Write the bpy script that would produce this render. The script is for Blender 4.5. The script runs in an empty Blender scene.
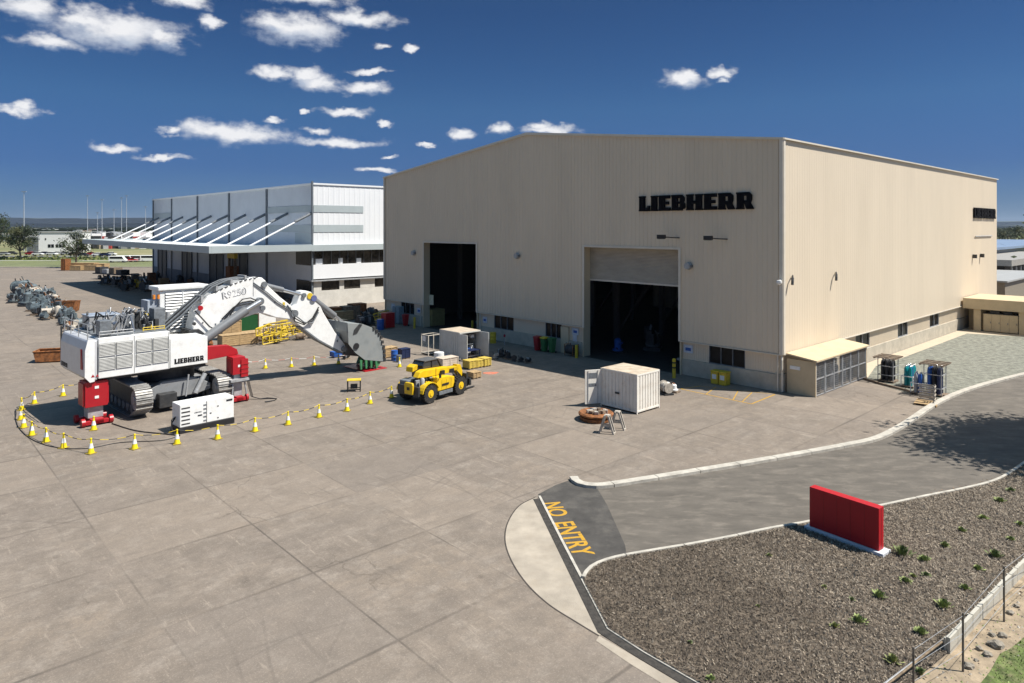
import bpy, bmesh, math, random
from mathutils import Vector, Matrix
random.seed(7)
R = math.radians
PI = math.pi
SC = bpy.context.scene
COL = SC.collection

# ------------------------------------------------------------------ camera
CAM_H, FOC, HOR = 12.0, 683.0, 227.5
cam_d = bpy.data.cameras.new('camera'); cam = bpy.data.objects.new('camera', cam_d); COL.objects.link(cam)
cam.location = (0, 0, CAM_H); cam.rotation_euler = (R(90), 0, 0)
cam_d.sensor_width = 36; cam_d.lens = 36 * FOC / 1024; cam_d.shift_y = (HOR - 341.5) / 1024
cam_d.clip_start = 0.5; cam_d.clip_end = 40000
SC.camera = cam

# ------------------------------------------------------------------ sun, sky, exposure
SUN = Vector((0.977 * math.cos(R(57.8)), -0.2136 * math.cos(R(57.8)), math.sin(R(57.8)))).normalized()
sd = bpy.data.lights.new('sun', 'SUN'); so = bpy.data.objects.new('sun', sd); COL.objects.link(so)
sd.energy = 4.45; sd.angle = R(0.53); sd.color = (1.0, 0.955, 0.88)
so.location = (60, -20, 90); so.rotation_euler = SUN.to_track_quat('Z', 'Y').to_euler()
SC.view_settings.view_transform = 'Standard'; SC.view_settings.look = 'None'
SC.view_settings.gamma = 1; SC.view_settings.exposure = 0.75
SC.render.engine = 'CYCLES'
SC.cycles.max_bounces = 6

world = bpy.data.worlds.new('World'); SC.world = world; world.use_nodes = True
WN, WL = world.node_tree.nodes, world.node_tree.links
WN.clear()
def wn(t, **k):
    n = WN.new(t)
    for a, b in k.items(): setattr(n, a, b)
    return n
def wmath(op, a, b=None, c=None):
    n = wn('ShaderNodeMath', operation=op)
    for i, v in enumerate((a, b, c)):
        if v is None: continue
        if isinstance(v, (int, float)): n.inputs[i].default_value = v
        else: WL.new(v, n.inputs[i])
    return n.outputs[0]
sky = wn('ShaderNodeTexSky', sky_type='NISHITA'); sky.sun_disc = False
sky.sun_elevation = R(57.8); sky.sun_rotation = math.atan2(SUN.x, SUN.y)
sky.altitude = 800; sky.air_density = 1.0; sky.dust_density = 0.3; sky.ozone_density = 3.0
tc = wn('ShaderNodeTexCoord')
sep = wn('ShaderNodeSeparateXYZ'); WL.new(tc.outputs['Generated'], sep.inputs[0])
az = wmath('ARCTAN2', sep.outputs[0], sep.outputs[1])
hyp = wmath('SQRT', wmath('ADD', wmath('MULTIPLY', sep.outputs[0], sep.outputs[0]), wmath('MULTIPLY', sep.outputs[1], sep.outputs[1])))
el = wmath('DIVIDE', sep.outputs[2], hyp)
# polariser-deep blue towards the horizon opposite the sun, near-neutral overhead
hs = wn('ShaderNodeHueSaturation'); hs.inputs['Saturation'].default_value = 1.22; hs.inputs['Hue'].default_value = 0.497
WL.new(sky.outputs[0], hs.inputs['Color'])
ramp = wn('ShaderNodeValToRGB'); WL.new(el, ramp.inputs[0]); cr = ramp.color_ramp
stops = [(0.0, (.155,.262,.58)), (.04, (.158,.265,.52)), (.083, (.168,.27,.52)), (.17, (.29,.40,.56)), (.32, (.30,.37,.50)), (.60, (.95,.80,.66)), (1.0, (.66, .52, .36))]
cr.elements[0].position = 0; cr.elements[1].position = 1
for p_, c_ in stops[1:-1]: cr.elements.new(p_)
for e_, (p_, c_) in zip(cr.elements, stops): e_.color = (*c_, 1)
hv0 = wn('ShaderNodeVectorMath', operation='MULTIPLY'); WL.new(hs.outputs[0], hv0.inputs[0]); WL.new(ramp.outputs[0], hv0.inputs[1])
up_ = wn('ShaderNodeMapRange'); WL.new(el, up_.inputs[0]); up_.inputs[1].default_value = .35; up_.inputs[2].default_value = 1.5; up_.inputs[3].default_value = .61; up_.inputs[4].default_value = 2.6
hv = wn('ShaderNodeVectorMath', operation='SCALE'); WL.new(hv0.outputs[0], hv.inputs[0]); WL.new(up_.outputs[0], hv.inputs['Scale'])
# clouds: fair-weather cumulus, laid out by compass direction and height over the horizon
CL = [(28,6,40,14),(118,30,70,20),(50,42,38,9),(160,38,24,12),(85,20,28,14),(186,1,28,8),(210,22,12,7),(297,29,46,16),(275,24,24,11),(290,-4,62,9),
      (360,19,38,8),(352,17,18,9),(380,44,9,4),(411,48,7,3.5),(276,73,24,7),(318,84,24,9),(308,76,22,8),(366,88,24,7),(371,71,20,3.6),(20,111,27,5),(30,107,14,5),
      (238,134,58,10),(215,130,34,11),(169,131,12,4),(341,141,45,5),(346,113,28,4.5),(306,113,6,3),(276,121,13,3.2),(317,130,12,3),
      (382,124,7,3),(116,147,24,4),(160,157,30,3),(376,169,20,2.6),(389,158,7,1.8),(461,133,13,5),(500,129,13,6),(548,129,30,5),(540,125,14,5),
      (425,145,9,2),(683,80,25,9),(690,75,12,6),(720,73,12,5),(722,80,6,3)]
dcomb = wn('ShaderNodeCombineXYZ'); WL.new(az, dcomb.inputs[0]); WL.new(el, dcomb.inputs[1])
nz1 = wn('ShaderNodeTexNoise'); nz1.inputs['Scale'].default_value = 20; nz1.inputs['Detail'].default_value = 9; nz1.inputs['Roughness'].default_value = 0.62
msc = wn('ShaderNodeVectorMath', operation='MULTIPLY'); WL.new(dcomb.outputs[0], msc.inputs[0]); msc.inputs[1].default_value = (1, 1.5, 1)
WL.new(msc.outputs[0], nz1.inputs['Vector'])
off = wn('ShaderNodeVectorMath', operation='SUBTRACT'); WL.new(nz1.outputs['Color'], off.inputs[0]); off.inputs[1].default_value = (.5, .5, .5)
ofs = wn('ShaderNodeVectorMath', operation='MULTIPLY'); WL.new(off.outputs[0], ofs.inputs[0]); ofs.inputs[1].default_value = (.060, .034, 0)
pp = wn('ShaderNodeVectorMath', operation='ADD'); WL.new(dcomb.outputs[0], pp.inputs[0]); WL.new(ofs.outputs[0], pp.inputs[1])
def cloud_field(shift):
    src = wn('ShaderNodeVectorMath', operation='ADD'); WL.new(pp.outputs[0], src.inputs[0]); src.inputs[1].default_value = (0, shift, 0)
    cur = None
    for cx, cy, rx, ry in CL:
        a0 = (cx - 512) / FOC; a = math.atan(a0); k = 1 / math.sqrt(1 + a0 * a0)
        e0 = (HOR - cy) / FOC * k; sx = rx / FOC * k * k; sy = ry / FOC * k
        m = wn('ShaderNodeVectorMath', operation='MULTIPLY_ADD'); WL.new(src.outputs[0], m.inputs[0])
        m.inputs[1].default_value = (1 / sx, 1 / sy, 0); m.inputs[2].default_value = (-a / sx, -e0 / sy, 0)
        l = wn('ShaderNodeVectorMath', operation='LENGTH'); WL.new(m.outputs[0], l.inputs[0])
        cur = l.outputs['Value'] if cur is None else wmath('MINIMUM', cur, l.outputs['Value'])
    return cur
d0 = cloud_field(0.0); d1 = cloud_field(0.011)
nz2 = wn('ShaderNodeTexNoise'); nz2.inputs['Scale'].default_value = 42; nz2.inputs['Detail'].default_value = 6; nz2.inputs['Roughness'].default_value = 0.58
WL.new(msc.outputs[0], nz2.inputs['Vector'])
dd = wmath('ADD', d0, wmath('MULTIPLY', wmath('SUBTRACT', nz2.outputs['Fac'], 0.5), 1.5))
mask = wn('ShaderNodeMapRange', interpolation_type='SMOOTHSTEP'); WL.new(dd, mask.inputs[0])
mask.inputs[1].default_value = 1.28; mask.inputs[2].default_value = 0.22; mask.inputs[3].default_value = 0; mask.inputs[4].default_value = 0.97
lit = wn('ShaderNodeMapRange'); WL.new(wmath('ADD', wmath('SUBTRACT', d1, d0), wmath('MULTIPLY', wmath('SUBTRACT', nz2.outputs['Fac'], 0.5), 0.9)), lit.inputs[0])
lit.inputs[1].default_value = -0.75; lit.inputs[2].default_value = 0.35
ccol = wn('ShaderNodeMix', data_type='RGBA'); WL.new(lit.outputs[0], ccol.inputs[0])
CLOUD_A, CLOUD_B = (2.2, 2.7, 3.6, 1), (5.5, 5.5, 5.6, 1)
ccol.inputs[6].default_value = CLOUD_A; ccol.inputs[7].default_value = CLOUD_B
fin = wn('ShaderNodeMix', data_type='RGBA'); WL.new(mask.outputs[0], fin.inputs[0]); WL.new(hv.outputs[0], fin.inputs[6]); WL.new(ccol.outputs[2], fin.inputs[7])
bg = wn('ShaderNodeBackground'); bg.inputs[1].default_value = 0.10
WL.new(fin.outputs[2], bg.inputs[0])
wo = wn('ShaderNodeOutputWorld'); WL.new(bg.outputs[0], wo.inputs[0])

# ------------------------------------------------------------------ frames of reference
VX, UX = Vector((0.733, 0.680, 0)).normalized(), Vector((-0.680, 0.733, 0)).normalized()   # along the hall's side wall / front wall
YR = math.atan2(VX.y, VX.x)
def G(px, py, z=0.0):
    """ground point (or point at height z) seen at a pixel of the survey photograph"""
    Y = (CAM_H - z) * FOC / (py - HOR)
    return Vector(((px - 512) / FOC * Y, Y, z))

# ------------------------------------------------------------------ materials
MATS = {}
def mat(name, col, rough=0.6, metal=0.0, var=0.12, scale=3.0, bump=0.0, bscale=20.0, dirt=None, dirt_amt=0.0, dirt_scale=1.2, coat=0.0, emis=None, col2=None, stretch=(1,1,1), spec=None):
    if name in MATS: return MATS[name]
    m = bpy.data.materials.new(name); m.use_nodes = True; nt = m.node_tree; N, L = nt.nodes, nt.links
    b = N['Principled BSDF']; b.inputs['Roughness'].default_value = rough; b.inputs['Metallic'].default_value = metal
    if coat: b.inputs['Coat Weight'].default_value = coat
    if spec is not None: b.inputs['Specular IOR Level'].default_value = spec
    t = N.new('ShaderNodeTexCoord'); mp = N.new('ShaderNodeMapping'); mp.inputs['Scale'].default_value = stretch
    L.new(t.outputs['Object'], mp.inputs[0])
    nz = N.new('ShaderNodeTexNoise'); nz.inputs['Scale'].default_value = scale; nz.inputs['Detail'].default_value = 6; nz.inputs['Roughness'].default_value = .62
    L.new(mp.outputs[0], nz.inputs['Vector'])
    c2 = col2 or tuple(max(0, c * (1 - var * 2.2)) for c in col)
    r = N.new('ShaderNodeMapRange'); r.inputs[1].default_value = .3; r.inputs[2].default_value = .7; L.new(nz.outputs['Fac'], r.inputs[0])
    mx = N.new('ShaderNodeMix'); mx.data_type = 'RGBA'; L.new(r.outputs[0], mx.inputs[0])
    mx.inputs[6].default_value = (*c2, 1); mx.inputs[7].default_value = (*[min(1, c * (1 + var * .5)) for c in col], 1)
    out = mx.outputs[2]
    if dirt:
        nd = N.new('ShaderNodeTexNoise'); nd.inputs['Scale'].default_value = dirt_scale; nd.inputs['Detail'].default_value = 8; nd.inputs['Roughness'].default_value = .7
        L.new(mp.outputs[0], nd.inputs['Vector'])
        rd = N.new('ShaderNodeMapRange'); rd.inputs[1].default_value = .5; rd.inputs[2].default_value = .72; rd.inputs[4].default_value = dirt_amt; L.new(nd.outputs['Fac'], rd.inputs[0])
        m2 = N.new('ShaderNodeMix'); m2.data_type = 'RGBA'; L.new(rd.outputs[0], m2.inputs[0]); L.new(out, m2.inputs[6]); m2.inputs[7].default_value = (*dirt, 1)
        out = m2.outputs[2]
    L.new(out, b.inputs['Base Color'])
    if bump:
        nb = N.new('ShaderNodeTexNoise'); nb.inputs['Scale'].default_value = bscale; nb.inputs['Detail'].default_value = 5
        L.new(t.outputs['Object'], nb.inputs['Vector'])
        bp = N.new('ShaderNodeBump'); bp.inputs['Strength'].default_value = bump; bp.inputs['Distance'].default_value = .05
        L.new(nb.outputs['Fac'], bp.inputs['Height']); L.new(bp.outputs[0], b.inputs['Normal'])
    if emis: b.inputs['Emission Color'].default_value = (*emis[0], 1); b.inputs['Emission Strength'].default_value = emis[1]
    MATS[name] = m
    return m
CREAM = mat('cream_steel', (.68, .578, .44), .5, 0, .03, .35, dirt=(.50, .42, .31), dirt_amt=.22, dirt_scale=.22, stretch=(1, 1, .22))
CREAM3 = mat('annex_cream', (.58, .46, .29), .65, 0, .06, 1, dirt=(.40, .31, .18), dirt_amt=.35, dirt_scale=1.2)
CREAM2 = mat('cream_wall', (.62, .51, .34), .6, 0, .05, 1, dirt=(.42, .34, .24), dirt_amt=.3, dirt_scale=1)
TRIM = mat('cream_trim', (.66, .60, .50), .45, 0, .05, 1)
PLINTH = mat('plinth_concrete', (.50, .45, .36), .8, 0, .12, 1.2, bump=.2, dirt=(.3, .26, .2), dirt_amt=.4, dirt_scale=.9)
WHITE = mat('white_paint', (.80, .80, .78), .45, 0, .04, 2, dirt=(.42, .38, .33), dirt_amt=.32, dirt_scale=2.2)
WCLAD = mat('white_cladding', (.76, .77, .78), .5, 0, .02, .4)
GCLAD = mat('pale_grey_cladding', (.58, .62, .66), .5, 0, .04, .3)
STRIPE = mat('grey_green_cladding', (.40, .45, .46), .5, 0, .04, .5)
GREY = mat('grey_steel', (.20, .22, .24), .5, .2, .2, 4, dirt=(.12, .1, .08), dirt_amt=.5, dirt_scale=3)
LGREY = mat('light_grey_steel', (.42, .43, .44), .5, .2, .15, 3, dirt=(.2, .17, .13), dirt_amt=.4, dirt_scale=2.5)
DARK = mat('dark_steel', (.045, .047, .05), .55, .2, .2, 4, dirt=(.12, .10, .08), dirt_amt=.35, dirt_scale=2)
BLACK = mat('black_paint', (.016, .016, .018), .55, 0, .15, 4)
RUBBER = mat('black_rubber', (.022, .022, .022), .85, 0, .2, 6, dirt=(.16, .13, .1), dirt_amt=.45, dirt_scale=5)
RED = mat('red_paint', (.40, .010, .018), .38, 0, .08, 2, dirt=(.2, .03, .02), dirt_amt=.3, dirt_scale=2)
SIGNRED = mat('sign_red', (.42, .003, .010), .5, 0, .03, 1.5)
YELLOW = mat('machine_yellow', (.78, .50, .008), .42, 0, .08, 2.5, dirt=(.3, .17, .05), dirt_amt=.4, dirt_scale=2)
HYEL = mat('bright_yellow', (.70, .50, .03), .55, 0, .12, 4, dirt=(.3, .2, .06), dirt_amt=.5, dirt_scale=3)
CONEY = mat('cone_yellow', (.85, .66, .01), .5, 0, .05, 5)
CHROME = mat('bright_steel', (.62, .63, .64), .28, .85, .08, 5)
GLASS = mat('dark_glass', (.012, .014, .016), .15, 0, .2, 1.5, spec=.12)
WOOD = mat('pine_timber', (.50, .34, .17), .75, 0, .25, 3, stretch=(1, 1, 5), dirt=(.25, .16, .09), dirt_amt=.4)
OLDWOOD = mat('weathered_timber', (.27, .20, .14), .85, 0, .3, 4)
RUST = mat('rusted_steel', (.34, .13, .04), .8, .1, .35, 4, dirt=(.12, .06, .04), dirt_amt=.6, dirt_scale=5)
BLUE = mat('blue_paint', (.02, .10, .38), .45, 0, .1, 3)
TEAL = mat('teal_paint', (.0, .25, .27), .4, 0, .1, 3)
GREENP = mat('green_plastic', (.03, .16, .05), .5, 0, .1, 3)
NAVY = mat('navy_paint', (.01, .02, .07), .5, 0, .1, 3)
TOOTHG = mat('tooth_green', (.05, .22, .09), .5, 0, .15, 3)
PEBBLE = mat('pale_stone', (.50, .45, .38), .85, 0, .2, 5, bump=.4)
KERB = mat('kerb_concrete', (.50, .465, .40), .85, 0, .14, 2.5, bump=.2, dirt=(.27, .24, .20), dirt_amt=.6, dirt_scale=2)
YPAINT = mat('yellow_road_paint', (.60, .33, .02), .7, 0, .2, 6, dirt=(.12, .10, .075), dirt_amt=.75, dirt_scale=6)
SKYBL = mat('bluish_grey_paint', (.24, .32, .37), .5, .1, .2, 3, dirt=(.12, .13, .13), dirt_amt=.5, dirt_scale=3)
BARK = mat('bark', (.16, .12, .09), .9, 0, .3, 5, bump=.4)
FADEDRED = mat('faded_red_paint', (.55, .16, .09), .7, 0, .1, 5, dirt=(.36, .30, .25), dirt_amt=.9, dirt_scale=3)
ROOFG = mat('grey_roof', (.36, .36, .35), .6, 0, .08, .6)

# ------------------------------------------------------------------ mesh builder
class MB:
    def __init__(s): s.v = []; s.f = []; s.mi = []; s.m = 0; s.M = None
    def add(s, vs, fs):
        o = len(s.v)
        if s.M is not None: vs = [s.M @ Vector(v) for v in vs]
        s.v += [tuple(v) for v in vs]; s.f += [tuple(i + o for i in f) for f in fs]; s.mi += [s.m] * len(fs)
        return s
    def box(s, x0, x1, y0, y1, z0, z1, tx=0, ty=0):
        vs = [(x0,y0,z0),(x1,y0,z0),(x1,y1,z0),(x0,y1,z0),(x0+tx,y0+ty,z1),(x1-tx,y0+ty,z1),(x1-tx,y1-ty,z1),(x0+tx,y1-ty,z1)]
        return s.add(vs, [(0,3,2,1),(4,5,6,7),(0,1,5,4),(1,2,6,5),(2,3,7,6),(3,0,4,7)])
    def cbox(s, cx, cy, cz, w, d, h, rz=0.0):
        c, n = math.cos(rz), math.sin(rz); vs = []
        for z in (cz - h/2, cz + h/2):
            for a, b in ((-w/2,-d/2),(w/2,-d/2),(w/2,d/2),(-w/2,d/2)): vs.append((cx + a*c - b*n, cy + a*n + b*c, z))
        return s.add(vs, [(0,3,2,1),(4,5,6,7),(0,1,5,4),(1,2,6,5),(2,3,7,6),(3,0,4,7)])
    def cyl(s, p0, p1, r0, r1=None, n=14, caps=True):
        r1 = r0 if r1 is None else r1
        p0, p1 = Vector(p0), Vector(p1); d = (p1 - p0).normalized()
        a = d.orthogonal().normalized(); b = d.cross(a); vs = []
        for p, r in ((p0, r0), (p1, r1)):
            for i in range(n):
                t = 2*PI*i/n; vs.append(p + (a*math.cos(t) + b*math.sin(t))*r)
        fs = [(i, (i+1) % n, n + (i+1) % n, n + i) for i in range(n)]
        if caps: fs += [tuple(range(n-1, -1, -1)), tuple(range(n, 2*n))]
        return s.add(vs, fs)
    def tube(s, pts, r, n=8):
        pts = [Vector(p) for p in pts]; rings = []; prev = None
        for i, p in enumerate(pts):
            d = (pts[min(i+1, len(pts)-1)] - pts[max(i-1, 0)]).normalized()
            a = d.orthogonal().normalized() if prev is None else (prev - d*prev.dot(d)).normalized()
            prev = a; b = d.cross(a)
            rings.append([p + (a*math.cos(2*PI*k/n) + b*math.sin(2*PI*k/n))*r for k in range(n)])
        vs = [v for rg in rings for v in rg]; fs = []
        for i in range(len(pts)-1):
            for k in range(n): fs.append((i*n+k, i*n+(k+1)%n, (i+1)*n+(k+1)%n, (i+1)*n+k))
        fs += [tuple(range(n-1, -1, -1)), tuple(range((len(pts)-1)*n, len(pts)*n))]
        return s.add(vs, fs)
    def prism(s, poly, d0, d1, axis='y'):
        """2-D outline extruded; axis y: poly=(x,z); axis x: poly=(y,z); axis z: poly=(x,y)"""
        def P(a, b, d): return {'y': (a, d, b), 'x': (d, a, b), 'z': (a, b, d)}[axis]
        n = len(poly); vs = [P(a, b, d0) for a, b in poly] + [P(a, b, d1) for a, b in poly]
        fs = [(i, (i+1) % n, n + (i+1) % n, n + i) for i in range(n)] + [tuple(range(n-1, -1, -1)), tuple(range(n, 2*n))]
        return s.add(vs, fs)
    def lathe(s, prof, cx=0, cy=0, n=16, z=0):
        vs = []
        for r, h in prof:
            for k in range(n): vs.append((cx + r*math.cos(2*PI*k/n), cy + r*math.sin(2*PI*k/n), z + h))
        fs = []
        for i in range(len(prof)-1):
            for k in range(n): fs.append((i*n+k, i*n+(k+1)%n, (i+1)*n+(k+1)%n, (i+1)*n+k))
        fs += [tuple(range(n-1, -1, -1)), tuple(range((len(prof)-1)*n, len(prof)*n))]
        return s.add(vs, fs)
    def quad(s, a, b, c, d): return s.add([a, b, c, d], [(0,1,2,3)])
    def build(s, name, mats, parent=None, bevel=0, smooth=False, tri=False):
        me = bpy.data.meshes.new(name); me.from_pydata(s.v, [], s.f)
        if not isinstance(mats, (list, tuple)): mats = [mats]
        for m in mats: me.materials.append(m)
        if len(mats) > 1: me.polygons.foreach_set('material_index', s.mi)
        bm = bmesh.new(); bm.from_mesh(me); bmesh.ops.recalc_face_normals(bm, faces=bm.faces); bm.to_mesh(me); bm.free()
        if smooth:
            me.polygons.foreach_set('use_smooth', [True]*len(me.polygons))
            try: me.set_sharp_from_angle(angle=R(38))
            except Exception: pass
        me.update()
        o = bpy.data.objects.new(name, me); COL.objects.link(o)
        if parent is not None: o.parent = parent
        if bevel:
            b = o.modifiers.new('bevel', 'BEVEL'); b.width = bevel; b.segments = 2; b.limit_method = 'ANGLE'; b.angle_limit = R(40)
        return o
def tag(o, label=None, cat=None, group=None, kind=None):
    if label: o['label'] = label
    if cat: o['category'] = cat
    if group: o['group'] = group
    if kind: o['kind'] = kind
    return o
def thing(name, loc, rz, label, cat, group=None, kind=None):
    o = bpy.data.objects.new(name, None); COL.objects.link(o); o.empty_display_size = .3
    o.location = loc; o.rotation_euler = (0, 0, rz)
    return tag(o, label, cat, group, kind)
def copy_tree(o, loc=None, rz=None, label=None, group=None, scale=None, parent=None):
    c = o.copy(); COL.objects.link(c)
    if parent is not None: c.parent = parent
    if loc is not None: c.location = loc
    if rz is not None: c.rotation_euler = (0, 0, rz)
    if scale: c.scale = scale
    if label: c['label'] = label
    if group: c['group'] = group
    for ch in list(o.children): copy_tree(ch, parent=c)
    return c
ORD = ['first', 'second', 'third', 'fourth', 'fifth', 'sixth', 'seventh', 'eighth', 'ninth', 'tenth', 'eleventh', 'twelfth', 'thirteenth', 'fourteenth', 'fifteenth', 'sixteenth', 'seventeenth', 'eighteenth', 'nineteenth', 'twentieth']
def smooth_line(pts, n=6):
    """Catmull-Rom through 2-D points"""
    out = []; P = [pts[0]] + list(pts) + [pts[-1]]
    for i in range(1, len(P)-2):
        for k in range(n):
            t = k/n; a, b, c, d = [Vector(q[:2]) for q in P[i-1:i+3]]
            out.append(tuple(.5*((2*b) + (c-a)*t + (2*a-5*b+4*c-d)*t*t + (3*b-a-3*c+d)*t**3)))
    out.append(tuple(pts[-1][:2])); return out
def sheet(name, poly, z, m, holes=None):
    bm = bmesh.new(); vs = [bm.verts.new((p[0], p[1], z)) for p in poly]; f = bm.faces.new(vs)
    if f.normal.z < 0: bmesh.ops.reverse_faces(bm, faces=[f])
    bmesh.ops.triangulate(bm, faces=bm.faces)
    bmesh.ops.recalc_face_normals(bm, faces=bm.faces)
    if sum(f.normal.z for f in bm.faces) < 0: bmesh.ops.reverse_faces(bm, faces=bm.faces)
    me = bpy.data.meshes.new(name); bm.to_mesh(me); bm.free(); me.materials.append(m)
    o = bpy.data.objects.new(name, me); COL.objects.link(o); o['kind'] = 'structure'; return o
def ribbon(pts, w, z0, z1, mb=None, side=0.0):
    """raised strip following pts; side shifts it sideways"""
    mb = mb or MB(); n = len(pts); L_, R_ = [], []
    for i in range(n):
        a = Vector(pts[max(i-1, 0)][:2]); b = Vector(pts[min(i+1, n-1)][:2]); d = (b-a).normalized(); nn = Vector((-d.y, d.x)); p = Vector(pts[i][:2]) + nn*side
        L_.append(p + nn*w/2); R_.append(p - nn*w/2)
    vs = [(p.x, p.y, z0) for p in L_] + [(p.x, p.y, z0) for p in R_] + [(p.x, p.y, z1) for p in L_] + [(p.x, p.y, z1) for p in R_]
    fs = []
    for i in range(n-1):
        fs += [(2*n+i, 2*n+i+1, 3*n+i+1, 3*n+i), (i, i+1, 2*n+i+1, 2*n+i), (n+i, n+i+1, 3*n+i+1, 3*n+i)]
    fs += [(0, n, 3*n, 2*n), (n-1, 2*n-1, 4*n-1, 3*n-1)]
    mb.add(vs, fs); return mb
def text_mesh(body, size, ext, name, m, parent, M, sx=1.0, off=0.0):
    cu = bpy.data.curves.new('t', 'FONT'); cu.body = body; cu.size = size; cu.extrude = ext; cu.offset = off
    ob = bpy.data.objects.new('t', cu); COL.objects.link(ob)
    dg = bpy.context.evaluated_depsgraph_get(); dg.update()
    me = bpy.data.meshes.new_from_object(ob.evaluated_get(dg)); bpy.data.objects.remove(ob); bpy.data.curves.remove(cu)
    me.transform(Matrix.Diagonal((sx, 1, 1, 1))); me.transform(M)
    me.materials.clear(); me.materials.append(m); me.name = name
    o = bpy.data.objects.new(name, me); COL.objects.link(o)
    if parent is not None: o.parent = parent
    return o
# heavy slab lettering drawn from blocks, cap height 1
def rc(x0, y0, x1, y1): return [(x0,y0),(x1,y0),(x1,y1),(x0,y1)]
GL = {
 'L': (.74, [rc(0,.90,.44,1), rc(.03,.10,.41,.90), rc(0,0,.74,.10), rc(.41,.10,.74,.24), rc(.58,.24,.74,.36)]),
 'I': (.44, [rc(0,.90,.44,1), rc(.03,.10,.41,.90), rc(0,0,.44,.10)]),
 'E': (.76, [rc(0,.90,.74,1), rc(.03,.10,.41,.90), rc(0,0,.76,.10), rc(.41,.40,.66,.60), rc(.41,.10,.76,.22), rc(.41,.78,.74,.90)]),
 'B': (.86, [rc(0,.90,.68,1), rc(.03,.10,.39,.90), rc(0,0,.70,.10), rc(.39,.42,.56,.58), rc(.39,.10,.56,.22), rc(.39,.78,.56,.90), [(.56,.52),(.76,.52),(.82,.60),(.82,.82),(.76,.90),(.56,.90)],[(.68,.90),(.76,.90),(.68,.97)], [(.56,.10),(.80,.10),(.86,.18),(.86,.42),(.78,.52),(.56,.52)]]),
 'H': (.98, [rc(0,.90,.44,1), rc(.03,.10,.41,.90), rc(0,0,.44,.10), rc(.41,.40,.57,.60), rc(.54,.90,.98,1), rc(.57,.10,.95,.90), rc(.54,0,.98,.10)]),
 'R': (.94, [rc(0,.90,.70,1), rc(.03,.10,.39,.90), rc(0,0,.43,.10), rc(.39,.36,.56,.52), rc(.39,.78,.56,.90), [(.56,.36),(.78,.36),(.84,.56),(.84,.82),(.78,.90),(.56,.90)], [(.70,.90),(.78,.90),(.70,.97)], [(.44,.36),(.78,.36),(.94,0),(.56,0)]]),
}
LETTER = mat('lettering_black', (.006, .006, .008), .9, 0, .1, 4, spec=.1)
def slab_word(word, width, height, thick, M, name, m, parent, per_letter=True, gap=.07):
    tot = sum(GL[c][0] for c in word) + gap*(len(word)-1); k = width/tot; x = 0; mb = MB(); mb.M = M
    for c in word:
        w, polys = GL[c]
        for pl in polys: mb.prism([((x+a)*k, b*height) for a, b in pl], -thick, 0, 'y')
        x += w + gap
        if per_letter: mb.build(name, m, parent); mb = MB(); mb.M = M
    if not per_letter: mb.build(name, m, parent)

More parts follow.
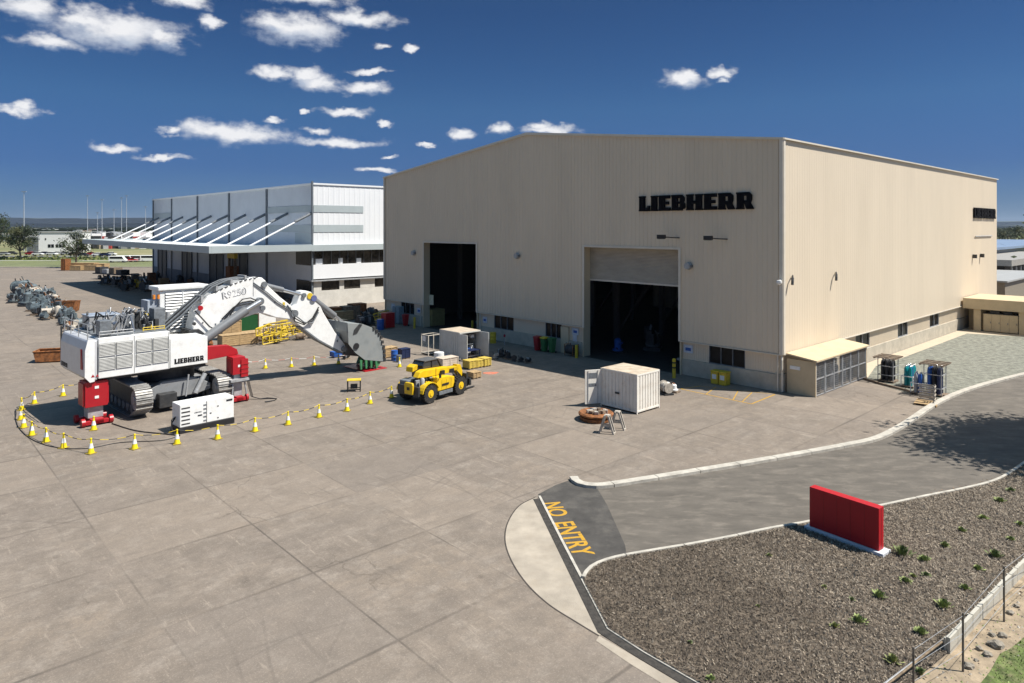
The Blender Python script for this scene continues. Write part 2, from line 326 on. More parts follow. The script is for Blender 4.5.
# ================================================================== GROUND
def yard_material():
    m = bpy.data.materials.new('yard_concrete'); m.use_nodes = True; nt = m.node_tree; N, L = nt.nodes, nt.links
    b = N['Principled BSDF']; b.inputs['Roughness'].default_value = .78; b.inputs['Specular IOR Level'].default_value = .35
    t = N.new('ShaderNodeTexCoord'); mp = N.new('ShaderNodeMapping'); mp.inputs['Rotation'].default_value = (0, 0, -YR)
    L.new(t.outputs['Object'], mp.inputs[0])       # x now runs along VX, y along UX
    def M_(op, a, b_=None, c=None):
        n = N.new('ShaderNodeMath'); n.operation = op
        for i, v in enumerate((a, b_, c)):
            if v is None: continue
            if isinstance(v, (int, float)): n.inputs[i].default_value = v
            else: L.new(v, n.inputs[i])
        return n.outputs[0]
    def noise(scale, detail=6, rough=.6, vec=None, st=None):
        n = N.new('ShaderNodeTexNoise'); n.inputs['Scale'].default_value = scale; n.inputs['Detail'].default_value = detail; n.inputs['Roughness'].default_value = rough
        v = vec or mp.outputs[0]
        if st:
            q = N.new('ShaderNodeMapping'); q.inputs['Scale'].default_value = st; q.inputs['Rotation'].default_value = (0, 0, R(st[3] if len(st) > 3 else 0)) if False else (0,0,0); L.new(v, q.inputs[0]); v = q.outputs[0]
        L.new(v, n.inputs['Vector']); return n.outputs['Fac']
    def rng(v, a, b_, c=0, d=1):
        n = N.new('ShaderNodeMapRange'); n.inputs[1].default_value = a; n.inputs[2].default_value = b_; n.inputs[3].default_value = c; n.inputs[4].default_value = d; L.new(v, n.inputs[0]); return n.outputs[0]
    def mix(f, a, c, mode='MIX'):
        n = N.new('ShaderNodeMix'); n.data_type = 'RGBA'; n.blend_type = mode; L.new(f, n.inputs[0]) if not isinstance(f, float) else setattr(n.inputs[0], 'default_value', f)
        for i, v in ((6, a), (7, c)):
            if isinstance(v, tuple): n.inputs[i].default_value = (*v, 1)
            else: L.new(v, n.inputs[i])
        return n.outputs[2]
    sp = N.new('ShaderNodeSeparateXYZ'); L.new(mp.outputs[0], sp.inputs[0])
    PXS, PYS = 4.8, 10.6
    cx = M_('DIVIDE', M_('SUBTRACT', sp.outputs[0], 6.28), PXS); cy = M_('DIVIDE', M_('SUBTRACT', sp.outputs[1], 27.4), 5.3*1)
    fx, fy = M_('FRACT', cx), M_('FRACT', cy)
    wob = M_('MULTIPLY', M_('SUBTRACT', noise(1.5, 3), .5), .006)
    dx = M_('MULTIPLY', M_('SUBTRACT', .5, M_('ABSOLUTE', M_('SUBTRACT', fx, .5))), PXS); dy = M_('MULTIPLY', M_('SUBTRACT', .5, M_('ABSOLUTE', M_('SUBTRACT', fy, .5))), 5.3)
    jx = rng(M_('ADD', dx, wob), .05, .012); jy = rng(M_('ADD', dy, wob), .085, .03)
    ix, iy = M_('FLOOR', cx), M_('FLOOR', cy)
    cmb = N.new('ShaderNodeCombineXYZ'); L.new(ix, cmb.inputs[0]); L.new(iy, cmb.inputs[1])
    wnz = N.new('ShaderNodeTexWhiteNoise'); wnz.noise_dimensions = '2D'; L.new(cmb.outputs[0], wnz.inputs['Vector'])
    base = mix(rng(noise(.09, 5, .6), .35, .65), (0.234, 0.198, 0.158), (0.281, 0.246, 0.205))
    base = mix(rng(noise(.16, 6, .62), .42, .62, 0, .75), base, (.232, .204, .178))
    base = mix(rng(noise(.23, 7, .7), .52, .66, 0, .55), base, (.33, .268, .200))
    base = mix(M_('MULTIPLY', wnz.outputs['Value'], .6), base, (0.218, 0.186, 0.153))
    base = mix(rng(noise(.55, 8, .68), .42, .66, 0, .95), base, (0.162, 0.140, 0.117))     # oil and rubber haze
    base = mix(rng(noise(.9, 8, .7), .50, .70, 0, .8), base, (0.343, 0.310, 0.267))           # pale worn patches
    streak = noise(.35, 7, .65, st=(.35, 3.2, 1)); base = mix(rng(streak, .50, .70, 0, .7), base, (0.142, 0.125, 0.109))
    streak2 = noise(.3, 6, .62, st=(3.0, .3, 1)); base = mix(rng(streak2, .55, .75, 0, .4), base, (0.304, 0.264, 0.218))
    base = mix(rng(noise(5, 9, .78), .38, .68, 0, .75), base, (0.178, 0.155, 0.129))
    spots = N.new('ShaderNodeTexVoronoi'); spots.inputs['Scale'].default_value = .55; L.new(mp.outputs[0], spots.inputs['Vector'])
    ds = M_('ADD', spots.outputs['Distance'], M_('MULTIPLY', M_('SUBTRACT', noise(5, 4), .5), .16))
    base = mix(rng(ds, .10, .02, 0, .55), base, (0.079, 0.066, 0.056))                        # drips
    base = mix(rng(noise(2.2, 9, .8), .50, .60, 0, .35), base, (.15, .132, .112))
    base = mix(rng(noise(3.4, 9, .8), .56, .66, 0, .45), base, (.38, .335, .28))
    base = mix(rng(wnz.outputs['Value'], .80, .84, 0, .20), base, (.345, .295, .238))
    base = mix(rng(wnz.outputs['Value'], .16, .12, 0, .38), base, (.19, .168, .145))
    base = mix(rng(noise(11, 6, .8), .52, .60, 0, .42), base, (.155, .137, .118))
    base = mix(rng(noise(17, 6, .8), .54, .62, 0, .45), base, (.40, .355, .30))
    base = mix(rng(noise(1.3, 9, .82, st=(.5, 3.2, 1)), .55, .60, 0, .40), base, (.165, .145, .122))
    base = mix(rng(noise(.8, 9, .82, st=(3.2, .45, 1)), .575, .62, 0, .45), base, (.37, .325, .27))
    cr_ = N.new('ShaderNodeTexVoronoi'); cr_.feature = 'DISTANCE_TO_EDGE'; cr_.inputs['Scale'].default_value = .16
    wv = N.new('ShaderNodeVectorMath'); wv.operation = 'ADD'; L.new(mp.outputs[0], wv.inputs[0])
    wn_ = N.new('ShaderNodeTexNoise'); wn_.inputs['Scale'].default_value = .9; wn_.inputs['Detail'].default_value = 6; L.new(mp.outputs[0], wn_.inputs['Vector']); L.new(wn_.outputs['Color'], wv.inputs[1]); L.new(wv.outputs[0], cr_.inputs['Vector'])
    base = mix(M_('MULTIPLY', rng(cr_.outputs['Distance'], .0045, .001), rng(noise(.11, 4), .53, .62, 0, .55)), base, (.07, .06, .05))
    # arcs of tyre marks
    for (ox, oy, k, w_) in ((-9., 20., 1.6, .05), (18., 48., 1.1, .035), (-40., 30., 1.3, .035), (34., -6., .9, .03), (4., 60., 1.4, .04)):
        vv = N.new('ShaderNodeVectorMath'); vv.operation = 'DISTANCE'; L.new(mp.outputs[0], vv.inputs[0]); vv.inputs[1].default_value = (ox, oy, 0)
        fr = M_('ABSOLUTE', M_('SUBTRACT', M_('FRACT', M_('MULTIPLY', M_('ADD', vv.outputs['Value'], M_('MULTIPLY', noise(.06, 2), 4.0)), k*.32)), .5))
        tr = M_('MULTIPLY', rng(fr, w_*.8, w_*.3), rng(noise(.17, 4), .50, .66))
        base = mix(M_('MULTIPLY', tr, .24), base, (0.086, 0.076, 0.066))
    jn = rng(noise(.13, 5), .40, .62, .08, 1)
    base = mix(M_('MULTIPLY', M_('MAXIMUM', jx, M_('MULTIPLY', jy, .8)), M_('MULTIPLY', jn, .72)), base, (.065, .057, .05))
    wb_ = N.new('ShaderNodeMix'); wb_.data_type = 'RGBA'; wb_.blend_type = 'MULTIPLY'; wb_.inputs[0].default_value = 1; L.new(base, wb_.inputs[6]); wb_.inputs[7].default_value = (.95, .905, .875, 1); base = wb_.outputs[2]
    L.new(base, b.inputs['Base Color'])
    bp = N.new('ShaderNodeBump'); bp.inputs['Strength'].default_value = .25; bp.inputs['Distance'].default_value = .02
    L.new(noise(14, 6, .7), bp.inputs['Height']); L.new(bp.outputs[0], b.inputs['Normal'])
    return m
YARD = yard_material()
FIELD = mat('dry_grass', (.21, .19, .09), .95, 0, .35, .02, col2=(.10, .12, .045), dirt=(.33, .28, .17), dirt_amt=.7, dirt_scale=.01)
VERGE = mat('verge_grass', (.15, .17, .06), .95, 0, .3, .15, col2=(.10, .11, .045), dirt=(.27, .24, .13), dirt_amt=.7, dirt_scale=.05)
ASPH = mat('worn_asphalt', (.130, .113, .093), .85, 0, .16, .6, bump=.35, bscale=40, dirt=(.215, .185, .15), dirt_amt=.75, dirt_scale=.8, stretch=(1, 2.2, 1))
ASPHN = mat('dark_asphalt', (.07, .064, .057), .85, 0, .2, 1.2, bump=.35, bscale=40, dirt=(.13, .117, .10), dirt_amt=.7, dirt_scale=.9)
APRON = mat('pale_apron_concrete', (.40, .345, .275), .8, 0, .16, .8, bump=.2, dirt=(.31, .255, .19), dirt_amt=.6, dirt_scale=1.1)
GRAVEL = mat('crushed_gravel', (.25, .25, .205), .95, 0, .3, 2.2, bump=1, bscale=9, dirt=(.10, .108, .085), dirt_amt=.9, dirt_scale=5)
MULCH = mat('bark_mulch', (.135, .105, .076), .95, 0, .35, 4, bump=1.0, bscale=12, dirt=(.33, .27, .20), dirt_amt=.45, dirt_scale=7)
SAND = mat('sandy_soil', (.36, .28, .19), .95, 0, .22, 2, bump=.6, bscale=9, dirt=(.18, .145, .10), dirt_amt=.5, dirt_scale=1.5)
LAWN = mat('lawn_green', (.13, .175, .045), .95, 0, .35, 3, bump=.5, bscale=14, dirt=(.30, .25, .15), dirt_amt=.8, dirt_scale=2.2)
ROADM = mat('far_road', (.16, .16, .155), .9, 0, .1, .1)
HILLM = mat('hill_bush', (.055, .07, .045), .95, 0, .3, .002, col2=(.035, .045, .035))
S = .004
sheet('ground', [(-9000, -300), (9000, -300), (9000, 14000), (-9000, 14000)], -.004, FIELD)
sheet('yard', [(-420, -40), (150, -40), (150, 150), (120, 205), (-420, 205)], 0, YARD)
sheet('verge', [(-420, 205.6), (-25, 205.6), (-25, 268), (-420, 262)], .0, VERGE)
sheet('road', [(-420, 272), (60, 262), (60, 284), (-420, 296)], .0, ROADM)

# driveway, drain, apron, kerbs
north_kerb_px = [(573.5, 479), (577, 483.5), (586, 486.5), (603, 487), (640, 481.5), (690, 473.5), (745, 464.5), (800, 455), (848, 446), (878, 439), (905, 425), (935, 405), (965, 391.5), (1000, 381), (1040, 372), (1120, 360), (1220, 350)]
south_kerb_px = [(583, 580), (589, 571), (600, 564.5), (618, 559), (645, 554), (690, 546.5), (735, 538), (770, 530.5), (807, 524), (850, 514), (888, 506), (930, 497), (965, 490), (1000, 480), (1030, 460), (1070, 430), (1140, 405), (1240, 385)]
nk = smooth_line([G(*p) for p in north_kerb_px], 5); sk = smooth_line([G(*p) for p in south_kerb_px], 5)
sheet('driveway', nk + sk[::-1] + [tuple(G(538, 494.5)[:2]), tuple(G(556, 485)[:2])], S, ASPH)
thr = [(538, 494.5), (556, 485), (573.5, 479), (577, 483.5), (586, 486.5), (597, 488), (607, 505), (616, 525), (625, 545), (627, 557), (600, 564.5), (589, 571), (583, 580)]
sheet('driveway_throat', [tuple(G(*p)[:2]) for p in thr], 2*S, ASPHN)
arc = smooth_line([G(*p) for p in [(536, 497), (519, 506), (508, 522), (505, 540), (511, 560), (526, 583), (548, 604), (576, 622), (599, 636)]], 6)
low = [(606.5, 631), (588, 594), (560, 541)]
sheet('apron', arc + [tuple(G(*p)[:2]) for p in low], S, APRON)
APR2 = [(599, 636), (640, 660), (690, 690), (760, 735), (800, 770), (790, 775), (740, 737), (672, 690), (630, 664), (596, 641)]
sheet('apron_edge', [tuple(G(*p)[:2]) for p in APR2], 2*S, APRON)
JOINT = mat('joint_filler', (.06, .05, .042), .9)
rb = ribbon(arc, .05, S, S*2.2); tag(rb.build('apron_joint', JOINT), kind='structure')
drain_c = [G(537, 499), G(560, 545), G(583, 591), G(603, 631.5), G(640, 654.5), G(690, 684), G(755, 722)]
dr = ribbon(drain_c, .34, 0, .016); tag(dr.build('drain_channel', mat('drain_grate', (.055, .048, .04), .8, 0, .3, 6, bump=.5)), kind='structure')
flush = [G(539.5, 496.5), G(561, 539), G(584, 583), G(608.5, 629.5), G(645, 653), G(700, 684.5), G(770, 725)]
fk = ribbon(flush, .10, 0, .04); tag(fk.build('edge_kerb', KERB), kind='structure')
def kerb_run(ln, w, h, step=2.4):
    P = [Vector(p[:2]) for p in ln]; acc = [0]
    for a, b in zip(P[:-1], P[1:]): acc.append(acc[-1]+(b-a).length)
    def at(s_):
        j = 0
        while j < len(acc)-2 and acc[j+1] < s_: j += 1
        t = (s_-acc[j])/max(1e-6, acc[j+1]-acc[j]); return tuple(P[j].lerp(P[j+1], t))
    m = MB(); n = int(acc[-1]/step)
    for k in range(n): s0, s1 = acc[-1]*k/n+.012, acc[-1]*(k+1)/n-.012; ribbon([at(s0+(s1-s0)*q/6) for q in range(7)], w, 0, h, m)
    return m
for nm, ln, w, h in (('kerb', nk, .40, .15), ('kerb', sk, .13, .13)):
    o = kerb_run(ln, w, h).build(nm, KERB, bevel=.015); tag(o, kind='structure')
# mulch bed: gently uneven surface
def in_poly(x, y, P):
    c = False; j = len(P)-1
    for i in range(len(P)):
        xi, yi = P[i][0], P[i][1]; xj, yj = P[j][0], P[j][1]
        if (yi > y) != (yj > y) and x < (xj-xi)*(y-yi)/(yj-yi)+xi: c = not c
        j = i
    return c
wall_px = [(1100, 489), (1024, 572), (948, 654), (905, 689), (850, 732)]
bed = sk[:-8] + [tuple(G(*p)[:2]) for p in wall_px] + [tuple(G(*p)[:2]) for p in [(790, 734), (700, 684.5), (645, 653), (608.5, 629.5), (584, 583)]]
sheet('mulch_bed', bed, .06, MULCH)
def bumpy(x, y): return .06
chips = MB(); xs = [p[0] for p in bed]; ys = [p[1] for p in bed]; cnt = 0
import mathutils.noise as mnz
while cnt < 85000:
    y = random.uniform(min(ys), min(max(ys), 40)); x = random.uniform(min(xs), min(max(xs), 32))
    if abs((x)/max(y, 1)*683) > 560 or not in_poly(x, y, bed): continue
    cnt += 1; q_ = mnz.noise(Vector((x*.35, y*.35, 3)))*.5 + max(-.3, min(.8, (x-9.0)*.13)); chips.m = random.choices((0, 1, 2, 3), (2.2-q_*2.6 if q_ < .7 else .4, 2, max(.15, .8+q_*2.4), max(.2, .9+q_)))[0]
    a = random.uniform(0, PI); l = random.uniform(.010, .032)*random.choice((1,1,1,1.9)); w = random.uniform(.005, .013); t1, t2 = random.uniform(-.02, .035), random.uniform(-.015, .03)
    c, n = math.cos(a), math.sin(a); z = .075 + random.uniform(0, .02)
    chips.add([(x-c*l-n*w, y-n*l+c*w, z-t1), (x-c*l+n*w, y-n*l-c*w, z-t1+t2), (x+c*l+n*w, y+n*l-c*w, z+t1+t2), (x+c*l-n*w, y+n*l+c*w, z+t1)], [(0,1,2,3)])
tag(chips.build('mulch_chips', [mat('chip_dark', (.10, .077, .057), .95), mat('chip_mid', (.19, .15, .11), .95), mat('chip_pale', (.40, .33, .25), .95), mat('chip_grey', (.25, .21, .165), .95)]), kind='stuff')
# below the retaining wall: sand and grass
low_side = [tuple(G(*p)[:2]) for p in [(1100, 489), (1024, 572), (948, 654), (905, 689), (850, 732)]] + [tuple(G(*p)[:2]) for p in [(1000, 760), (1500, 760), (1500, 489)]]
sheet('sandy_ground', low_side, .012, SAND)
lawn_px = smooth_line([G(*p) for p in [(975, 690), (990, 672), (1000, 655), (1012, 648), (1030, 633), (1060, 610), (1110, 600)]], 4)
sheet('lawn', lawn_px + [tuple(G(*p)[:2]) for p in [(1300, 600), (1300, 800), (950, 800)]], .02, LAWN)
# gravel and path beside the hall
A0 = Vector((19.6, 49.5, 0)); B0 = Vector((-29.6, 101.8, 0))
def AP(x, y, z=0): return A0 + VX*x + UX*y + Vector((0, 0, z))
gpath = [AP(.4, -.3), AP(.4, -2.2)]
sheet('path', [tuple(AP(9.9, 0)[:2]), tuple(AP(9.9, -3.6)[:2]), tuple(G(893, 361.5)[:2]), tuple(G(967, 333.5)[:2]), tuple(G(1024, 337)[:2]), tuple(AP(60, -24)[:2]), tuple(AP(60, 0)[:2])], 2*S, mat('pale_path', (.50, .42, .31), .8, 0, .08, 1.2, dirt=(.36, .29, .2), dirt_amt=.5))
gv = [G(866, 380), G(876, 366), G(893, 361.5), G(967, 333.5), G(1024, 337), G(1100, 343)]
sheet('gravel', [tuple(p[:2]) for p in gv] + [p for p in nk[::-1] if p[0] > G(942, 400).x] + [tuple(G(*p)[:2]) for p in [(942, 402), (935, 399), (908, 393), (880, 385)]], 3*S, GRAVEL)
edge = ribbon([G(864, 379.5), G(880, 384.5), G(905, 391), G(936, 400)], .14, 0, .16); tag(edge.build('timber_edging', OLDWOOD), kind='structure')
# yellow hatched keep-clear marking
mk = MB()
def pline(pts, w=.1, z=.0):
    ribbon([G(*p) for p in pts], w, S*1.0, S*2, mk)
pline([(680.7, 389), (716, 396.5), (751.5, 404)]); pline([(751.5, 404), (775, 394.5)]); pline([(680.7, 389), (700, 386)])
for a, b in (((706, 394.3), (716, 387)), ((733, 400), (738, 391)), ((742, 402), (752, 392.5))): pline([a, b], .07)
pline([(700, 386.2), (775, 394.5)], .05)
tag(mk.build('yellow_hatching', YPAINT), kind='structure')
# NO ENTRY on the throat
p0, p1 = G(541.5, 503.5), G(573.5, 556.5); d = (p1-p0); ln = d.length; d.normalize(); up = Vector((-d.y, d.x, 0))
Mt = Matrix(((d.x, up.x, 0, p0.x), (d.y, up.y, 0, p0.y), (0, 0, 1, 2*S+.002), (0, 0, 0, 1)))
t = text_mesh('NO  ENTRY', 1.0, .002, 'road_lettering', YPAINT, None, Matrix.Identity(4), off=.022); xs_ = [v.co.x for v in t.data.vertices]; ys_ = [v.co.y for v in t.data.vertices]
kx, ky = ln/(max(xs_)-min(xs_)), .84/(max(ys_)-min(ys_)); t.data.transform(Mt @ Matrix.Diagonal((kx, ky, 1, 1)) @ Matrix.Translation((-min(xs_), -min(ys_), 0))); tag(t, kind='structure')
# red stain in the yard
def blob(px, py, r, m, nm, st=.35):
    c = G(px, py); pts = [(c.x+math.cos(a)*r*random.uniform(.7, 1.15), c.y+math.sin(a)*r*st*2*random.uniform(.7, 1.2)) for a in [2*PI*k/14 for k in range(14)]]
    sheet(nm, pts, S*1.2, m)
blob(491, 373, .7, FADEDRED, 'paint_patch')

# ================================================================== MAIN HALL
HALL_W, HALL_L, EAVE, RIDGE, CLB = 53.1, 62.0, 18.4, 21.4, 2.8
hall = thing('workshop_hall', A0, YR, 'huge cream ribbed steel workshop hall with low gable and two tall door openings', 'building')
def clad(mb, axis, c, a0, a1, zb, zt, out=-1, pitch=.42, dep=.035):
    """ribbed sheet on plane axis=c spanning a0..a1; zt may be a function"""
    f = zt if callable(zt) else (lambda a: zt)
    prof = []; a = a0; w = (.0, .34, .37, .47)
    n = max(1, round((a1-a0)/pitch)); pt = (a1-a0)/n
    for i in range(n):
        s0 = a0 + i*pt
        prof += [(s0, 0), (s0+pt*.68, 0), (s0+pt*.74, dep), (s0+pt*.94, dep)]
    prof.append((a1, 0)); vs = []
    for a, d_ in prof:
        p = c + out*d_
        for z in (zb, f(a)): vs.append((p, a, z) if axis == 'x' else (a, p, z))
    mb.add(vs, [(2*i, 2*i+2, 2*i+3, 2*i+1) for i in range(len(prof)-1)]); return mb
zt = lambda y: EAVE + (RIDGE-EAVE)*(1-abs(y-HALL_W/2)/(HALL_W/2))
D2, D1 = (8.63, 19.0), (34.45, 44.4); DT = 10.27
fr = MB()
for a, b, z in ((0, D2[0], CLB), (D2[0], D2[1], DT), (D2[1], HALL_W/2, CLB), (HALL_W/2, D1[0], CLB), (D1[0], D1[1], DT), (D1[1], HALL_W, CLB)): clad(fr, 'x', 0, a, b, z, zt)
fr.build('front_cladding', CREAM, hall)
sw = MB(); clad(sw, 'y', 0, 0, HALL_L, CLB, EAVE, dep=.010); sw.build('side_cladding', CREAM, hall)
bk = MB(); bk.box(0.05, HALL_L, HALL_W-.1, HALL_W, 0, EAVE); 
bk.prism([(0, 0), (HALL_W, 0), (HALL_W, EAVE), (HALL_W/2, RIDGE), (0, EAVE)], HALL_L-.1, HALL_L, 'x'); bk.build('rear_wall', CREAM2, hall)
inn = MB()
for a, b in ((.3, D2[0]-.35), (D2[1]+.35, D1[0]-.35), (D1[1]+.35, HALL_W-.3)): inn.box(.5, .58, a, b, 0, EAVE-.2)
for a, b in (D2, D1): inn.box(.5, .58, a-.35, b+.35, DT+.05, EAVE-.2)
inn.box(.6, HALL_L-.3, .5, .56, 0, EAVE-.3); inn.box(.6, HALL_L-.3, HALL_W-.3, HALL_W-.2, 0, EAVE-.3); inn.box(HALL_L-.4, HALL_L-.3, .6, HALL_W-.4, 0, EAVE-.3); inn.build('shade_lining', mat('shade_lining', (.04, .037, .032), .9), hall)  # near-black lining added inside the walls, its colour standing in for interior shade
rf = MB(); rf.prism([(-.12, EAVE+.0), (HALL_W/2, RIDGE+.04), (HALL_W+.12, EAVE+.02), (HALL_W+.12, EAVE+.16), (HALL_W/2, RIDGE+.18), (-.12, EAVE+.09)], -.1, HALL_L+.1, 'x')
roof = rf.build('roof', ROOFG, hall)
gt = MB(); gt.box(-.10, HALL_L+.1, -.20, -.125, EAVE-.02, EAVE+.10); gt.build('gutter', TRIM, roof)
tr = MB()
tr.box(-.14, -.06, -.10, .18, CLB-.02, EAVE+.02); tr.box(-.06, .2, -.14, -.06, CLB-.02, EAVE+.02)
tr.box(-.13, -.06, HALL_W-.2, HALL_W+.06, CLB-.02, EAVE+.0)
tr.prism([(-.14, EAVE-.06), (HALL_W/2, RIDGE-.06), (HALL_W+.14, EAVE-.06), (HALL_W+.14, EAVE+.11), (HALL_W/2, RIDGE+.185), (-.14, EAVE+.11)], -.17, -.105, 'x')
for a, b in ((0, D2[0]), (D2[1], D1[0]), (D1[1], HALL_W)): tr.box(-.09, .18, a+.02, b-.02, CLB-.10, CLB-.02)
tr.box(.2, HALL_L, -.09, .18, CLB-.10, CLB-.02)
for a, b in (D2, D1):
    tr.box(-.10, -.055, a-.12, a+.10, 2.7, DT+.1); tr.box(-.10, -.055, b-.10, b+.12, 2.7, DT+.1); tr.box(-.10, -.055, a+.10, b-.10, DT-.08, DT+.1)
tr.build('flashing', TRIM, hall)
for a, b in (D2, D1):
    rv = MB(); rv.box(-.05, .9, a-.12, a-.01, 0, DT); rv.box(-.05, .9, b+.01, b+.12, 0, DT); rv.box(-.05, .9, a, b, DT+.01, DT+.1); rv.build('door_reveal', CREAM2, hall)
lw = MB()    # lower panels
wins = [(3.04, 6.06), (22.0, 24.15), (28.8, 31.8), (46.7, 49.5)]
def lower_run(mb, a, b, zb, zt_, cuts, put):
    cuts = sorted(c for c in cuts if c[0] > a and c[1] < b); s = a
    for c0, c1 in cuts + [(b, b)]: q = MB(); put(q, s, c0, zb, zt_); q.build('lower_panel', CREAM, hall); s = c1
def put_f(mb, s, e, zb, zt_): clad(mb, 'x', .22, s, e, zb, zt_, pitch=.2, dep=.02)
def put_s(mb, s, e, zb, zt_): clad(mb, 'y', .22, s, e, zb, zt_, pitch=.2, dep=.02)
for a, b in ((.2, D2[0]-.13), (D2[1]+.13, D1[0]-.13), (D1[1]+.13, HALL_W)): lw = MB(); lower_run(lw, a, b, 1.27, CLB-.03, wins, put_f)
swin = [(14.1, 17.3), (24.6, 27.4), (34.4, 37.5)]
lw = MB(); lower_run(lw, .2, HALL_L, 1.27, CLB-.03, swin, put_s)

for a, b in ((.1, D2[0]-.13), (D2[1]+.13, 20.95), (22.0, D1[0]-.13), (D1[1]+.13, HALL_W)): pl = MB(); pl.box(.08, .45, a, b, 0, 1.26); pl.build('plinth', PLINTH, hall)
pl = MB(); pl.box(.46, HALL_L, .08, .45, 0, 1.262); pl.build('plinth', PLINTH, hall)
for a, b in wins:
    w = MB(); w.box(.30, .33, a, b, 1.30, CLB-.1); pane = w.build('window', GLASS, hall)
    f = MB()
    for k in range(4): yy = a + (b-a)*k/3; f.box(.20, .29, yy-.03, yy+.03, 1.28, CLB-.1)
    f.box(.20, .288, a, b, 1.26, 1.33); f.build('frame', GREY, pane)
for a, b in swin:
    w = MB(); w.box(a, b, .30, .33, 1.30, CLB-.1); pane = w.build('window', GLASS, hall)
    f = MB()
    for k in range(3): xx = a + (b-a)*k/2; f.box(xx-.03, xx+.03, .20, .29, 1.28, CLB-.1)
    f.box(a, b, .20, .288, 1.26, 1.33); f.build('frame', LGREY, pane)
# roller shutter over the near opening
sh = MB(); z = 7.2
while z < 10.26:
    zz = min(z+.125, 10.27); sh.add([(.90, D2[0], z), (.90, D2[1], z), (.87, D2[1], (z+zz)/2), (.87, D2[0], (z+zz)/2), (.90, D2[1], zz), (.90, D2[0], zz)], [(0,1,2,3), (3,2,4,5)]); z += .125
shut = sh.build('roller_shutter', mat('shutter_steel', (.42, .38, .31), .55, .1, .08, .8, stretch=(1, 1, 3)), hall)
b_ = MB(); b_.box(.82, .95, D2[0], D2[1], 7.06, 7.2); b_.build('bottom_rail', TRIM, shut)
# notices and small fittings of the wall
for y, z, w in ((7.95, 2.15, .85), (20.2, 2.2, .8), (33.3, 2.0, .7), (45.6, 1.9, .9), (51.3, 1.95, .8), (20.25, 1.55, .5)): nt_ = MB(); nt_.box(.14, .17, y-w/2, y+w/2, z-.32, z+.32); nt_.build('notice', mat('notice_white', (.62, .66, .72), .5), hall)
for y, z, w in ((7.95, 2.2, .5), (20.2, 2.25, .45), (33.3, 2.05, .4), (45.6, 1.95, .5)): nb_ = MB(); nb_.box(.125, .138, y-w/2, y+w/2, z-.2, z+.05); nb_.build('notice_print', BLUE, hall)
dl = MB(); dl.box(.02, .30, 20.98, 21.97, 0, 2.5); pd = dl.build('personnel_door', CREAM2, hall, bevel=.01)
dh = MB(); dh.box(-.06, .02, 21.1, 21.22, 1.0, 1.06); dh.build('handle', GREY, pd)
# steel stains at the corner and downpipes
for y in (.35, 33.9, 45.0): dp = MB(); dp.tube([(-.02, y, 2.7), (-.02, y, 1.4), (.0, y, .1)], .06); dp.build('downpipe', TRIM, hall)
dp = MB(); dp.tube([(.05, .05, 2.7), (-.07, .0, 2.4), (-.07, .0, 1.7), (.02, .03, 1.5), (.02, .03, .1)], .08)
dp.build('downpipe', TRIM, hall)
# interior
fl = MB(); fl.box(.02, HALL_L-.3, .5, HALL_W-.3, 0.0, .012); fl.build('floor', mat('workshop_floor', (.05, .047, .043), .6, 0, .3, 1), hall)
cl_ = MB()
for x in (8, 16, 24, 32, 40, 48):
    for y in (6.5, 21.5, 31.5, 47.5): cl_.box(x-.2, x+.2, y-.25, y+.25, 0, EAVE-.3)
    cl_.box(x-.15, x+.15, .6, HALL_W-.4, 15.0, 15.9)
for y in (21.5, 31.5):
    for k in range(5):
        x = 8*k+8; cl_.tube([(x, y, 1), (x+8, y, 8)], .12, 6); cl_.tube([(x, y, 8), (x+8, y, 15)], .12, 6)
    cl_.box(8, 48, y-.2, y+.2, 9, 9.6)
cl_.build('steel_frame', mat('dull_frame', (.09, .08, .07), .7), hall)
pn = MB(); clad(pn, 'x', 20, 19.5, 25.5, 2.6, 9.5, pitch=.6, dep=.06); pn.box(14, 14.1, 44, 50, 0, 9); pn.build('inner_partition', mat('partition', (.2, .17, .12), .8), hall)
# lettering, one on each wall
M_front = Matrix(((0, 1, 0, -.06), (-1, 0, 0, 12.63), (0, 0, 1, 13.38), (0, 0, 0, 1)))
s1 = thing('wall_lettering', A0, YR, 'large black slab serif lettering above the shuttered doorway on the shaded gable wall', 'sign')
slab_word('LIEBHERR', 10.5, 1.29, .14, M_front, 'letter', LETTER, s1)
M_side = Matrix(((1, 0, 0, 50.3), (0, 1, 0, -.06), (0, 0, 1, 13.15), (0, 0, 0, 1)))
s2 = thing('wall_lettering', A0, YR, 'black slab serif lettering at the far end of the sunlit side wall', 'sign')
slab_word('LIEBHERR', 10.4, 1.3, .14, M_side, 'letter', LETTER, s2)
# floodlights and vents
def flood(y, z, label):
    o = thing('floodlight', AP(0, y, z), YR, label, 'floodlight', 'floodlights below the wall lettering')
    m = MB(); m.tube([(-.03, -1.25, -.05), (-.5, -.7, -.02), (-1.0, -.1, .05)], .045, 6); m.build('arm', DARK, o)
    m = MB(); m.cbox(-1.15, -.25, .05, .45, .65, .32, .3); m.build('lamp_head', BLACK, o, bevel=.03)
    m = MB(); m.box(-1.34, -1.0, -.5, 0, -.14, -.118); m.build('lens', GLASS, o)
flood(9.9, 11.2, 'small black floodlight on a bracket above the shutter, nearer the door centre'); flood(5.6, 11.15, 'small black floodlight on a bracket right of the shutter below the lettering end')
def vent(x, y, z, rz, label, arm=True):
    o = thing('wall_fan', AP(x, y, z), YR+rz, label, 'wall fan', 'round fans and horns on the shaded wall')
    m = MB(); m.cyl((-.06, 0, 0), (-.4, 0, 0), .32, .26, 14); m.build('housing', LGREY, o, smooth=True)
    m = MB(); m.box(-.3, -.06, -.35, -.25, -.1, .1); m.build('bracket', GREY, o)
